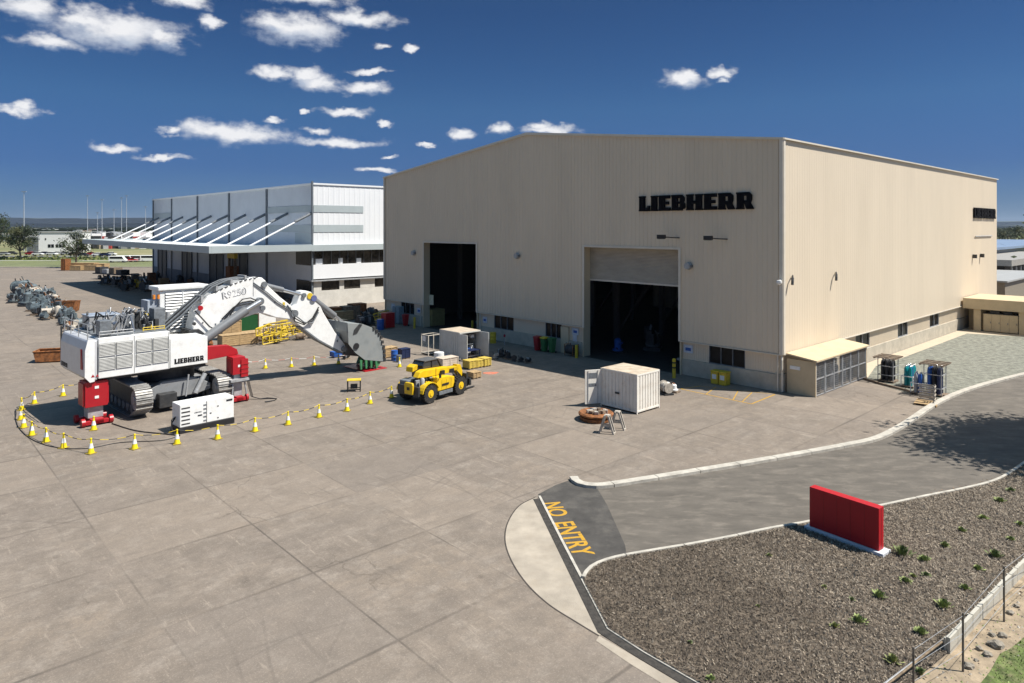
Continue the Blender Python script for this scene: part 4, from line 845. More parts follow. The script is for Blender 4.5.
for s_ in (-1, 1):
    m = MB(); m.tube([(10.95, s_*.25, 6.35), (13.0, s_*.28, 4.75)], .24, 12); bc = m.build('bucket_cylinder', CYLG, ex, smooth=True)
    m = MB(); m.tube([(13.0, s_*.25, 4.75), (14.0, s_*.28, 3.95)], .14, 12); m.build('piston_rod', CHROME, bc, smooth=True)
for k in range(3): m = MB(); m.tube([(8.6+.2*k, -.68, 6.0-.2*k), (9.2, -.72, 5.2-.25*k), (10.0, -.72, 4.55-.1*k), (10.8, -.62, 4.4+.2*k), (11.4, -.5, 5.2+.2*k)], .05, 7); m.build('hose', BLACK if k else GREY, stk)
m = MB(); m.tube([(14.0, 0, 3.95), (13.1, -.35, 2.6)], .15, 8); m.tube([(14.0, 0, 3.95), (13.1, .35, 2.6)], .15, 8); m.build('bucket_link', GREY, ex)
# bucket: shell open towards the machine
BG_ = mat('bucket_grey', (.27, .29, .29), .6, .1, .12, 1.5, dirt=(.20, .185, .16), dirt_amt=.5, dirt_scale=1.5)
outer = [(13.75, 2.5), (13.35, 3.55), (13.4, 4.25), (14.9, 3.98), (15.92, 3.55), (16.6, 2.83), (16.95, 1.7), (17.0, .55), (16.7, .55)]
inner = [(16.55, .95), (16.7, 1.7), (16.35, 2.7), (15.75, 3.3), (14.8, 3.7), (13.8, 3.9), (13.85, 3.5), (14.0, 2.7)]
m = MB(); m.prism(outer + inner, -1.5, 1.5, 'y'); bk_ = m.build('bucket', BG_, ex, bevel=.03)
side = [(13.4, 4.2), (14.9, 3.95), (15.9, 3.52), (16.57, 2.8), (16.92, 1.7), (16.95, .6), (15.05, 1.0), (14.15, 1.7), (13.5, 2.5)]
for y0, y1 in ((-1.58, -1.50), (1.50, 1.58)): m = MB(); m.prism(side, y0, y1, 'y'); m.build('cheek_plate', BG_, bk_)
m = MB(); m.prism([(13.9, 3.2), (14.3, 3.3), (14.8, 3.98), (14.5, 4.05), (14.0, 3.6)], -1.62, -1.585, 'y'); m.build('stiffener', DARK, bk_)
m = MB(); m.cyl((14.2, -1.6, 2.25), (14.2, -1.66, 2.25), .26, n=18); m.build('roundel', BLACK, bk_)
for k in range(9):
    t = k/8; a0 = outer[4]; pts_ = [(15.92, 3.55), (16.6, 2.83), (16.95, 1.7), (17.0, .7)]; f_ = t*2.99; i_ = int(f_); q = f_-i_
    x = pts_[i_][0]*(1-q)+pts_[i_+1][0]*q; z = pts_[i_][1]*(1-q)+pts_[i_+1][1]*q; m = MB(); m.cbox(x+.03, -1.5, z, .2, .35, .24); m.build('heel_shroud', DARK, bk_)
for k in range(6):
    y = -1.35+k*.54; m = MB(); m.prism([(16.9, .75), (16.5, .80), (16.2, .12), (16.35, .06)], y-.11, y+.11, 'y'); m.build('tooth', TOOTHG, bk_)
for k in range(4):
    x = 14.6+k*.5; m = MB(); m.prism([(x, 1.05-.05*k), (x+.22, 1.0-.05*k), (x+.2, .25), (x+.06, .25)], -1.57, -1.45, 'y'); m.build('side_tooth', TOOTHG, bk_)
rp = thing('red_ground_mat', EO + E_*16.3, ER, 'flat red metal plate lying under the bucket teeth', 'mat'); m = MB(); m.box(-1.3, .9, -1.7, 1.6, 0, .05); m.build('plate', RED, rp)

# ---- support towers
def base_frame(m, x, y):
    m.box(x-.85, x+.85, y-.85, y-.55, .1, .32); m.box(x-.85, x+.85, y+.55, y+.85, .1, .32); m.box(x-.35, x+.35, y-.85, y+.85, .1, .4)
def support(x, y, label, h, blk):
    w = EO + E_*x + P_*y; o = thing('support_tower', w, ER, label, 'jack stand')
    m = MB(); base_frame(m, 0, 0); m.build('base_frame', RED, o, bevel=.02)
    m = MB(); m.box(-.42, .42, -.42, .42, .4, h[0]); m.build('inner_column', LGREY, o, bevel=.02)
    m = MB(); m.box(-.62, .62, -.62, .62, h[0], h[1]); c = m.build('outer_column', RED, o, bevel=.03)
    for s_ in (-1, 1):
        m = MB(); m.box(s_*.66-.04, s_*.66+.04, -.5, .5, h[0]+.1, h[1]-.1); m.build('side_rib', RED, c)
    for z in (h[0]+.5, h[0]+1.1):
        if z < h[1]-.2: m = MB(); m.box(-.1, .12, -.64, -.622, z, z+.16); m.build('label_plate', WHITE, c)
    for sx in (-.75, .75):
        for sy in (-.7, .7): m = MB(); m.cyl((sx-.1, sy, .25), (sx+.1, sy, .25), .25, n=16); m.build('wheel', RED, o)
    return o
sl = support(-4.95, -2.0, 'red square jack tower under the rear corner of the excavator', (1.1, 2.64), 0)
sr = support(3.45, -3.1, 'red jack tower with silver legs beside the right track', (1.9, 3.1), 1)
m = MB(); m.prism([(-2.9, 3.95), (-.5, 3.85), (.35, 3.5), (.5, 3.15), (.3, 3.12), (-.5, 3.1), (-2.9, 3.0)], .42, 1.0, 'y'); m.build('arm', RED, sr, bevel=.03)
sr.scale = (.70, .8, 1)
m = MB(); m.box(.2, .9, -.7, -.1, 1.7, 2.9)
for z in (1.95, 2.25, 2.55): m.box(.15, .95, -.74, -.06, z, z+.06)
m.build('stacked_block', RED, sr)
m = MB(); m.box(-.9, .9, -.9, .9, 1.45, 1.6); m.build('collar', LGREY, sr)
for sx in (-.8, .8):
    for sy in (-.8, .8): m = MB(); m.tube([(sx*.7, sy*.7, 1.45), (sx, sy, .05)], .08, 8); m.build('leg', LGREY, sr)
m = MB()
for k in range(3): m.tube([(.9, -.5+.2*k, 1.9), (1.15, -.6+.2*k, 1.0), (1.35, -.8+.2*k, .2), (1.9, -1.1, .04), (2.6, -1.5+.15*k, .04), (3.1, -2.1, .04), (2.6, -2.5, .04), (1.7, -2.5+.1*k, .04)], .03, 6)
m.build('hose_bundle', BLACK, sr)

# ---- generator
gl_ = G(179.5, 434.5); gn = thing('generator', gl_, ER, 'white canopied generator on a black skid in front of the excavator', 'generator')
m = MB(); m.box(0, 3.25, 0, 1.25, .0, .34); m.build('skid', BLACK, gn, bevel=.02)
m = MB(); m.box(.03, 3.22, .03, 1.22, .35, 1.68); c = m.build('canopy', WHITE, gn, bevel=.04)
for k in range(5): m = MB(); z = .5+k*.23; m.box(.12, .6, .015, .028, z, z+.07); m.build('louvre', DARK, c)
for x in (1.55,): m = MB(); m.box(x, x+.03, .018, .028, .38, 1.65); m.build('door_seam', DARK, c)
for k in range(5): m = MB(); m.box(1.38, 1.56, .0, .028, .5+k*.23, .56+k*.23); m.build('hinge', GREY, c)
m = MB(); m.box(2.75, 3.12, .012, .028, 1.42, 1.52); m.build('badge', BLACK, c)
text_mesh('LIEBHERR', .1, .004, 'small_lettering', GREY, c, side_text_M(.85, .022, 1.05)); m = MB(); m.box(1.05, 1.3, .012, .028, .85, .92); m.box(1.75, 1.85, .012, .028, .86, .92); m.box(2.2, 2.28, .012, .028, 1.2, 1.26); m.box(2.2, 2.28, .012, .028, .5, .56); m.build('latch', DARK, c)
m = MB(); m.tube([(0, .6, .9), (-.25, .5, .8), (-.3, .4, .3), (-.15, .3, .05)], .04, 7); m.tube([(0, .7, .8), (-.2, .6, .6), (-.25, .6, .1)], .04, 7); m.build('cable', BLACK, gn)

# ---- cones and tape
def make_cone(loc, label, group):
    o = thing('traffic_cone', loc, random.uniform(0, 1.5), label, 'traffic cone', group)
    m = MB(); m.box(-.21, .21, -.21, .21, 0, .045); m.build('base', mat('cone_base', (.30, .22, .03), .7, 0, .1, 6), o, bevel=.01)
    m = MB(); m.lathe([(.165, .045), (.05, .62), (.038, .74), (.025, .75)], n=16); b = m.build('body', CONEY, o, smooth=True)
    m = MB(); m.lathe([(.123, .30), (.072, .54)], n=16); m.build('reflective_sleeve', mat('sleeve_white', (.85, .85, .83), .4), b, smooth=True)
    m = MB(); m.lathe([(.05, .73), (.06, .76), (.05, .82), (.02, .83)], n=10); m.build('tape_holder', CONEY, b, smooth=True)
    return o
front = [(63,396),(34.4,403.7),(21.5,410),(21,419.7),(23.7,427.7),(31.7,435.4),(46,442),(63.6,448),(91,453.5),(134.6,449),(177,444),(217.6,439),(255,431.4),(288,424.7),(319,417.3),(347,411),(370,403.6),(391.5,397.7)]
cone0 = None; fc = []
for i, (x, y) in enumerate(front):
    lb = f'yellow cone {ORD[i]} along the near striped bars, counting round from the red rear tower'
    p = G(x, y); fc.append(p)
    if cone0 is None: cone0 = make_cone(p, lb, 'yellow traffic cones round the excavator')
    else: copy_tree(cone0, p, random.uniform(0, 1.5), lb)
bc_ = [(265.3, 368.4), (291.3, 367), (314, 365.5), (338.5, 364)]; bp_ = []
for i, (x, y) in enumerate(bc_): p = G(x, y); bp_.append(p); copy_tree(cone0, p, random.uniform(0, 1.5), f'yellow cone with white band, {ORD[i]} from the left along the far red and white chain')
copy_tree(cone0, G(93.7, 430), .4, 'yellow cone standing by itself against the red rear tower'); copy_tree(cone0, G(399.5, 367), .4, 'yellow cone standing by the blue drum beyond the bucket')
def tape(pts, name, label, cols, seg=.35, sag=.14, h=.78, w=.020):
    m = MB(); k = 0
    for a, b in zip(pts[:-1], pts[1:]):
        L_ = (b-a).length; n = max(2, int(L_/seg)); 
        for i in range(n):
            t0, t1 = i/n, (i+1)/n
            q0 = a.lerp(b, t0); q1 = a.lerp(b, t1); q0.z = h - sag*4*t0*(1-t0); q1.z = h - sag*4*t1*(1-t1)
            m.m = k % 2; m.cyl(q0, q1, w, n=6); k += 1
    return tag(m.build(name, cols), label, 'barrier')
tape([G(84, 392)] + fc, 'barrier_tape', 'yellow and black striped barrier bars linking the near cones', [HYEL, BLACK])
tape([G(245, 370.5)] + bp_ + [G(350, 361.5)], 'barrier_chain', 'white and red plastic chain linking the far cones', [WHITE, mat('pale_red', (.7, .25, .2), .5)], seg=.5)
def hose(name, px, label, r=.035):
    pts = smooth_line([G(*p) for p in px], 5); m = MB(); m.tube([(p[0], p[1], r) for p in pts], r, 6); tag(m.build(name, BLACK), label, 'hose')
hose('ground_hose', [(112, 424), (135, 431), (160, 434), (180, 436)], 'black hose on the ground between the rear tower and the generator')
hose('ground_hose', [(15, 411), (17, 425), (29, 438), (52, 447), (85, 449), (120, 443), (160, 441), (177, 437)], 'long black cable curving along the near cones to the generator', .025)

# ================================================================== TELEHANDLER
tp = G(443, 400); tv = Vector((.594, .805, 0)).normalized(); TR = math.atan2(tv.y, tv.x)
c_ = (G(428, 403.5) + G(459, 394)) / 2; c_ = c_ + Vector((-tv.y, tv.x, 0))*1.0
th = thing('telehandler', c_, TR, 'yellow telescopic handler with black cab parked between bucket and white container', 'telehandler')
WH_ = []
for sx in (-1.55, 1.6):
    for sy in (-1, 1):
        y = sy*1.02; m = MB(); rr = .66
        m.cyl((sx, y-.2, rr), (sx, y+.2, rr), rr-.05, n=26)
        for k in range(22):
            a = 2*PI*k/22; ca, sa = math.cos(a), math.sin(a); b2 = a+.10; cb, sb = math.cos(b2), math.sin(b2)
            for s2, off_ in ((-1, 0), (1, .14)):
                a2 = a+off_; m.prism([(sx+math.cos(a2)*.56, rr+math.sin(a2)*.56), (sx+math.cos(a2)*rr, rr+math.sin(a2)*rr), (sx+math.cos(a2+.12)*rr, rr+math.sin(a2+.12)*rr), (sx+math.cos(a2+.12)*.56, rr+math.sin(a2+.12)*.56)], y+(0 if s2 > 0 else -.205), y+(.205 if s2 > 0 else 0), 'y')
        w = m.build('wheel', RUBBER, th)
        m = MB(); m.cyl((sx, y+sy*.205, rr), (sx, y+sy*.215, rr), .27, .25, n=20); m.cyl((sx, y+sy*.2, rr), (sx, y+sy*.26, rr), .13, n=12); m.build('rim', YELLOW, w)
        if sx < 0 or sy < 0:
            m = MB(); pts = [(sx+math.cos(a)*.86, rr+math.sin(a)*.80) for a in [R(x) for x in range(20, 171, 15)]]; inn_ = [(sx+math.cos(a)*.80, rr+math.sin(a)*.74) for a in [R(x) for x in range(170, 19, -15)]]
            if sx < 0: m.prism(pts+inn_, y-.24, y+.24, 'y'); m.build('mudguard', YELLOW, th)
m = MB(); m.box(-2.3, 2.2, -.55, .55, .55, 1.05); m.cyl((-1.55, -.9, .66), (-1.55, .9, .66), .14); m.cyl((1.6, -.9, .66), (1.6, .9, .66), .14); m.build('chassis', DARK, th, bevel=.03)
m = MB(); m.prism([(-.75, .65), (.85, .65), (1.0, 1.0), (1.0, 1.42), (.3, 1.58), (-.75, 1.62), (-.85, 1.2)], -1.12, -.47, 'y'); m.build('engine_cover', YELLOW, th, bevel=.06)
m = MB(); m.prism([(-.6, .35), (.8, .35), (.8, .6), (-.6, .6)], -1.12, -.6, 'y'); m.build('step', GREY, th, bevel=.02)
m = MB(); m.prism([(-2.0, 1.70), (-1.75, 2.05), (-1.4, 2.14), (1.2, 1.98), (1.2, 1.52), (-1.5, 1.62)], -.42, .08, 'y'); m.prism([(1.2, 1.93), (2.3, 1.86), (2.3, 1.55), (1.2, 1.57)], -.36, .02, 'y'); bm_ = m.build('boom', YELLOW, th, bevel=.04)
m = MB(); m.prism([(2.1, 2.0), (2.55, 1.9), (2.75, 1.4), (2.7, .7), (2.4, .6), (2.2, 1.1), (2.05, 1.5)], -.36, .02, 'y'); m.build('boom_head', YELLOW, bm_, bevel=.03)
m = MB(); m.cyl((.3, -.43, 1.7), (.3, -.45, 1.7), .1, n=12); m.box(1.2, 1.7, -.46, -.43, 1.52, 1.8); m.build('decal', BLACK, bm_)
m = MB(); m.prism([(-.95, 1.0), (.95, 1.0), (1.15, 1.6), (.75, 2.42), (.5, 2.55), (-.75, 2.55), (-.95, 2.3)], .14, 1.1, 'y'); cab2 = m.build('cab', mat('cab_glass', (.03, .035, .04), .06, 0, .1, 2, spec=.9), th, bevel=.04)
fm = MB()
for pts in ([(-.97, .12, 1.0), (-.97, .12, 2.3), (-.75, .12, 2.57), (.55, .12, 2.57), (1.17, .12, 1.6), (.95, .12, 1.0)], [(-.97, 1.12, 1.0), (-.97, 1.12, 2.3), (-.75, 1.12, 2.57), (.55, 1.12, 2.57), (1.17, 1.12, 1.6), (.95, 1.12, 1.0)], [(-.05, .12, 1.0), (-.05, .12, 2.57)]): fm.tube(pts, .045, 6)
fm.build('cab_frame', BLACK, cab2)
m = MB(); m.box(-.8, .6, .1, 1.14, 2.58, 2.63); m.build('cab_roof', mat('cab_roof_grey', (.12, .12, .12), .5), cab2, bevel=.02)
m = MB(); m.box(-2.35, -1.0, .2, 1.0, 1.1, 1.5); m.build('tank', GREY, th, bevel=.05)
rt = random.Random(21)
for k in range(9): x = rt.uniform(-2.3, -1.2); y = rt.uniform(-.9, .1); m = MB(); m.box(x, x+rt.uniform(.15, .4), y, y+rt.uniform(.1, .3), 1.0, rt.uniform(1.15, 1.6)); m.build('engine_part', rt.choice((DARK, GREY, BLACK, LGREY)), th, bevel=.015)
for k in range(8): m = MB(); x = rt.uniform(-2.2, -.9); y = rt.uniform(-.95, -.1); m.tube([(x, y, 1.0), (x+rt.uniform(-.2, .4), y-.1, 1.5), (x+rt.uniform(.1, .6), y, 1.25)], .028, 6); m.build('hose', BLACK, th)
m = MB(); m.tube([(-1.0, -.55, 1.55), (.6, -.55, 1.50)], .07, 10); m.build('lift_ram', CHROME, th); m = MB(); m.tube([(1.7, -.2, 1.5), (2.5, -.2, .9)], .07, 10); m.build('tilt_ram', CHROME, th)
for x in (-.4, .1, .6): m = MB(); m.box(x, x+.012, -1.155, -1.151, .75, 1.4); m.build('panel_line', BLACK, th)
m = MB(); m.box(-.35, .35, -1.158, -1.152, .98, 1.12); m.build('stripe_decal', BLACK, th)
m = MB()
for sy in (-1.15, 1.15): m.tube([(-.95, sy*.97, 1.62), (-.95, sy*.97, 2.3)], .02, 5)
m.build('grab_rail', BLACK, th)
m = MB(); m.box(-2.55, -2.35, -1.0, 1.0, .6, 1.25); m.build('rear_crossmember', DARK, th, bevel=.03)
m = MB(); m.prism([(-.60, .72), (.15, .72), (.18, 1.35), (.10, 1.50), (-.55, 1.50), (-.62, 1.35)], -2.72, -2.56, 'x'); rp_ = m.build('rear_plate', YELLOW, th, bevel=.03)
m = MB(); m.box(-2.74, -2.722, -.35, -.10, 1.0, 1.2); m.build('plate_badge', BLACK, rp_)
m = MB(); m.lathe([(.16, 1.2), (.17, 1.65), (.1, 1.75)], -1.9, -.75, n=12); m.build('air_cleaner', LGREY, th, smooth=True)
m = MB(); m.prism([(-1.75, 1.95), (-1.25, 2.05), (-1.2, 2.4), (-1.35, 2.45), (-1.7, 2.3)], .35, 1.0, 'y'); m.build('boom_pivot', YELLOW, th, bevel=.04)
m = MB(); m.box(2.72, 2.85, -.75, .6, .35, 1.25); m.box(2.5, 2.72, -.3, .3, .6, 1.1); m.box(2.86, 3.05, -.95, -.65, .4, .9)
for y in (-.7, -.2, .05, .5): m.box(2.85, 2.93, y-.04, y+.04, .3, 1.3)
cg = m.build('fork_carriage', DARK, th)
for y in (-.5, .35): m = MB(); m.box(2.86, 2.93, y-.07, y+.07, .1, .95); m.box(2.86, 3.9, y-.07, y+.07, .06, .12); m.build('fork', DARK, cg)
for k in range(4): m = MB(); m.tube([(1.9, -.5, 1.6-.1*k), (2.3, -.55, 1.2-.05*k), (2.6, -.5, .8), (2.75, -.3, .9+.1*k)], .03, 6); m.build('hose', BLACK, th)
m = MB(); m.tube([(-.7, -1.1, 1.4), (-.8, -1.35, 1.75)], .02, 5); m.box(-.85, -.75, -1.45, -1.3, 1.65, 1.95); m.build('mirror', BLACK, th)
m = MB(); m.box(.2, .55, -.6, -.45, 1.52, 1.85); m.build('filter_box', BLACK, th)

# ================================================================== CONTAINERS
def container(name, corner, L_, W_, H_, label, m_body, m_roof, openside=None):
    """corner: near bottom corner; local x = along VX (W_), local y = along UX (L_)"""
    o = thing(name, corner, YR, label, 'container')
    fr_ = MB()
    for x in (0, W_):
        for y in (0, L_):
            fr_.box(x-.06 if x else x-.02, x+.02 if x else x+.06, y-.06 if y else y-.02, y+.02 if y else y+.06, 0, H_)
    for y in (-.018, L_-.04):
        fr_.box(.06, W_-.06, y, y+.06, .1, .22); fr_.box(.06, W_-.06, y, y+.06, H_-.12, H_-.01)
    for x in (-.018, W_-.04):
        fr_.box(x, x+.06, .06, L_-.06, .1, .22); fr_.box(x, x+.06, .06, L_-.06, H_-.12, H_-.01)
    fr_.build('frame', m_body, o, bevel=.008)
    def corr(axis, c, a0, a1):
        m = MB(); clad(m, axis, c, a0, a1, .22, H_-.12, out=1, pitch=.28, dep=.04); return m
    sides = {'x0': ('x', 0.0, .06, L_-.06), 'x1': ('x', W_-.04, .06, L_-.06), 'y0': ('y', 0.0, .06, W_-.06), 'y1': ('y', L_-.04, .06, W_-.06)}
    for k, a in sides.items():
        if k != openside: corr(*a).build('side_panel', m_body, o)
    m = MB(); m.box(.0, W_, .0, L_, H_-.05, H_+.01); m.build('roof_panel', m_roof, o)
    m = MB(); m.box(.02, W_-.02, .02, L_-.02, .14, .19); m.build('floor', OLDWOOD, o)
    return o
CROOF = mat('container_roof', (.56, .47, .36), .7, 0, .15, 1.5, dirt=(.34, .17, .08), dirt_amt=.6, dirt_scale=1.8)
CWH = mat('container_white', (.78, .74, .66), .5, 0, .05, 1, dirt=(.40, .27, .18), dirt_amt=.35, dirt_scale=1.6)
CGR = mat('container_grey', (.58, .57, .53), .5, 0, .06, 1, dirt=(.35, .28, .2), dirt_amt=.35, dirt_scale=1.6)
wc = container('shipping_container', G(637, 414.5), 2.99, 2.44, 2.55, 'small closed white shipping container with rust streaked roof and one door swung open', CWH, CROOF, 'y1')
dr_ = MB(); dr_.box(-1.16, -.02, -.03, .03, .18, 2.45); d1 = dr_.build('door', CWH, wc, bevel=.01); d1.location = (.0, 2.99, 0); d1.rotation_euler = (0, 0, R(-14-12))
m = MB(); m.box(-.95, -.3, -.045, -.032, 1.9, 2.25); m.box(-.9, -.35, -.045, -.032, 1.35, 1.55); m.build('stencil_plate', GREY, d1)
m = MB()
for x in (-.25, -.95): m.tube([(x, -.06, .2), (x, -.06, 2.42)], .02, 6)
m.build('lock_rod', LGREY, d1)
m = MB(); m.box(.06, 1.2, 2.95, 2.99, .18, 2.45); m.box(1.24, 2.4, 2.95, 2.99, .18, 2.45); m.build('inner_door', CWH, wc)
m = MB(); m.box(-.06, -.045, 1.4, 1.75, 1.05, 1.17); m.build('stencil_mark', BLACK, wc)
oc = container('site_container', G(459.7, 359.8), 3.0, 2.44, 2.45, 'open fronted grey site container with shelves, beyond the yellow telehandler', CGR, CROOF, 'y0')
for x, a, nm in ((0, -93, 'door'), (2.44, -88, 'door')):
    m = MB(); m.box(0, 1.15, -.03, .03, .15, 2.35); d2 = m.build(nm, CGR, oc, bevel=.01); d2.location = (x, -.02, 0); d2.rotation_euler = (0, 0, R(a))
    m = MB(); 
    for k in range(3): m.box(.2, .5, .032, .045, .5+k*.6, .7+k*.6)
    m.build('sticker', LGREY, d2)
m = MB()
for z in (.6, 1.15, 1.7): m.box(.15, 2.3, .5, 1.1, z, z+.04)
for x in (.15, 1.2, 2.25): m.box(x, x+.05, .5, .55, .2, 2.2)
sh_ = m.build('shelf', GREY, oc)
rnd = random.Random(11)
for k in range(14):
    z = rnd.choice((.2, .64, 1.19, 1.74)); x = rnd.uniform(.2, 2.0); w = rnd.uniform(.15, .4)
    pb('stored_box', rnd.choice((BLUE, LGREY, NAVY, WHITE, DARK, WOOD)), x, x+w, .52, 1.0, z+.005, z+rnd.uniform(.15, .4), par=oc, bevel=0)
m = MB(); m.box(.4, 2.0, -.6, .3, .75, .8)
for x in (.45, 1.9): m.box(x, x+.06, -.55, -.49, .0, .75)
m.build('work_table', NAVY, oc)

# ================================================================== SMALLER YARD THINGS
def crate(px, py, w, d, h, label, m_=None, rz=None, name='wooden_crate', cat='crate', group=None, z=0, lid=True):
    o = thing(name, G(px, py) + Vector((0, 0, z)), YR if rz is None else rz, label, cat, group); m_ = m_ or WOOD
    m = MB(); nb = max(1, int(h/.22))
    for k in range(nb):
        z0 = .12 + (h-.12)*k/nb; z1 = .12 + (h-.12)*(k+1)/nb - .015; m.box(-w/2, w/2, -d/2, d/2, z0, z1)
    m.build('board_side', m_, o)
    for x in (-w/2+.05, 0, w/2-.05):
        m = MB(); m.box(x-.05, x+.05, -d/2-.03, -d/2-.002, .1, h); m.build('batten', m_, o)
    for x in (-d/2+.05, d/2-.05): m = MB(); m.box(-w/2-.03, -w/2-.002, x-.05, x+.05, .1, h); m.build('batten', m_, o)
    m = MB(); 
    for y in (-d/2+.1, 0, d/2-.1): m.box(-w/2, w/2, y-.06, y+.06, 0, .11)
    m.build('skid', OLDWOOD, o)
    if lid: m = MB(); m.box(-w/2-.04, w/2+.04, -d/2-.04, d/2+.04, h+.002, h+.04); m.build('lid', m_, o)
    return o
def drum(px, py, m_, label, name='steel_drum', cat='drum', r=.3, h=.9, group=None):
    o = thing(name, G(px, py), 0, label, cat, group)
    m = MB(); m.lathe([(r, 0), (r, h*.32), (r*1.04, h*.34), (r, h*.36), (r, h*.64), (r*1.04, h*.66), (r, h*.68), (r, h)], n=18); b = m.build('barrel', m_, o, smooth=True)
    m = MB(); m.lathe([(r*.93, h+.001), (r*.93, h+.02)], n=18); m.cyl((r*.5, 0, h+.02), (r*.5, 0, h+.05), .05, n=8); m.build('lid', m_, b); return o
def wheelie(px, py, m_, label, lidm=None):
    o = thing('wheelie_bin', G(px, py), YR, label, 'wheelie bin', 'wheelie bins by the wall')
    m = MB(); m.add([(-.22,-.2,.08),(.22,-.2,.08),(.22,.2,.08),(-.22,.2,.08),(-.32,-.29,1.3),(.32,-.29,1.3),(.32,.29,1.3),(-.32,.29,1.3)], [(0,3,2,1),(4,5,6,7),(0,1,5,4),(1,2,6,5),(2,3,7,6),(3,0,4,7)]); m.build('tub', m_, o, bevel=.03)
    m = MB(); m.prism([(-.36, 1.31), (.36, 1.31), (.38, 1.38), (.2, 1.47), (-.34, 1.42)], -.33, .33, 'y'); m.build('lid', lidm or m_, o, bevel=.02)
    for s_ in (-1, 1): m = MB(); m.cyl((.25, s_*.24, .1), (.25, s_*.3, .1), .1, n=12); m.build('wheel', BLACK, o)
def bollard(px, py, label, bands=True, h=1.15):
    o = thing('bollard', G(px, py), YR, label, 'bollard', 'yellow bollards at the doorways')
    m = MB(); m.cyl((0, 0, 0), (0, 0, h), .14, n=14); m.lathe([(.14, h), (.1, h+.05), (.02, h+.07)], n=14); b = m.build('post', HYEL, o, smooth=True)
    if bands:
        for z in (h*.52, h*.78): m = MB(); m.cyl((0, 0, z), (0, 0, z+.12), .146, n=14); m.build('band', BLACK, b)
bollard(674, 378, 'tall yellow bollard with black bands at the right jamb of the shuttered doorway', h=1.5)
bollard(576.5, 358, 'yellow bollard at the left jamb of the shuttered doorway', False)
bollard(472.5, 329.5, 'small yellow bollard at the right jamb of the far doorway', False, 1.0)
bollard(414.5, 328.5, 'yellow bollard at the left jamb of the far doorway', False, 1.3)
wheelie(537.5, 351, RED, 'red wheelie bin, leftmost of three below the wall window', RED); wheelie(544.5, 352, GREENP, 'green wheelie bin in the middle of the three', HYEL); wheelie(552, 353, GREENP, 'dark green wheelie bin, rightmost of the three')
wheelie(405.5, 326.2, RED, 'dark red bin left of the far doorway', RED)
drum(493, 343, HYEL, 'yellow round bin against the wall beyond the site container', 'litter_bin', 'bin', .33, 1.1)
o = thing('fire_hydrant', G(504.5, 344.8), 0, 'small red hydrant post near the wall behind the container', 'hydrant'); m = MB(); m.cyl((0,0,0), (0,0,.8), .05, n=8); m.build('stem', LGREY, o); m = MB(); m.lathe([(.08,.8),(.12,.9),(.08,1.05),(.02,1.08)], n=10); m.build('head', RED, o)
# yellow spill boxes under the corner window
for i, (x, y) in enumerate(((716.5, 383.3), (724.5, 384.8))):
    o = thing('spill_kit_bin', G(x, y), YR, f'yellow square spill bin under the corner window, {("left", "right")[i]} one', 'bin', 'yellow spill bins')
    m = MB(); m.box(-.35, .35, -.3, .3, 0, .9); b = m.build('tub', HYEL, o, bevel=.04); m = MB(); m.box(-.38, .38, -.33, .33, .91, 1.02); m.build('lid', HYEL, o, bevel=.03)
    m = MB(); m.box(-.36, -.352, -.18, .18, .4, .75); m.build('sticker', WHITE, b)
# bins and pump by the doorway jamb (dark, in the shade)
o = thing('hose_cart', G(571.5, 356), YR, 'dark wheeled hose cart in the shade left of the shuttered doorway', 'cart')
m = MB(); m.cyl((0, -.5, .6), (0, .5, .6), .45, n=18); m.build('reel', DARK, o); m = MB(); m.tube([(-.4, -.5, .1), (-.4, -.5, 1.1), (.4, -.5, 1.1), (.4, -.5, .1)], .04); m.tube([(-.4, .5, .1), (-.4, .5, 1.1), (.4, .5, 1.1), (.4, .5, .1)], .04); m.build('frame', RUST, o)
# mesh panels stand beside site container
o = thing('mesh_cage', G(431, 354), YR, 'cream mesh storage cage left of the open site container', 'cage')
m = MB()
for x in (-.7, .7):
    for y in (-.55, .55): m.box(x-.03, x+.03, y-.03, y+.03, 0, 1.9)
for z in (.15, 1.85):
    m.box(-.67, .67, -.58, -.52, z, z+.05); m.box(-.67, .67, .52, .58, z, z+.05); m.box(-.73, -.67, -.52, .52, z, z+.05); m.box(.67, .73, -.52, .52, z, z+.05)
m.build('frame', TRIM, o)
m = MB()
for k in range(1, 9): m.box(-.704, -.696, -.52+k*.115, -.51+k*.115, .2, 1.85); m.box(-.67+k*.148, -.66+k*.148, -.554, -.546, .2, 1.0)
for k in range(1, 9): m.box(-.712, -.706, -.52, .52, .2+k*.18, .21+k*.18)
m.build('mesh', LGREY, o); m = MB(); m.box(-.72, -.713, -.1, .35, 1.3, 1.8); m.build('placard', WHITE, o); pb('base_tray', DARK, -.66, .66, -.51, .51, .0, .14, par=o)
# yellow stillages beside telehandler
for i, (x, y, w, h) in enumerate(((470, 368.5, .85, .7), (478, 367, .8, .65), (484.5, 366, .75, .7))):
    crate(x, y, w, .9, h, f'bright yellow stillage box behind the handler, {ORD[i]} from the left', mat('stillage_yellow', (.62, .46, .08), .6, 0, .15, 3, dirt=(.3, .2, .1), dirt_amt=.6, dirt_scale=2.5), name='stillage_box', cat='box', group='yellow stillage boxes')
crate(474, 378, .8, .8, .5, 'small pine box at the front of the telehandler'); crate(447, 366, 1.7, 1.0, .75, 'pale box with white sacks between telehandler and container', mat('pale_board', (.6, .5, .4), .7)); drum(439, 362.5, WHITE, 'white rounded sack on the ground behind the handler cab', 'white_sack', 'sack', .45, .9)
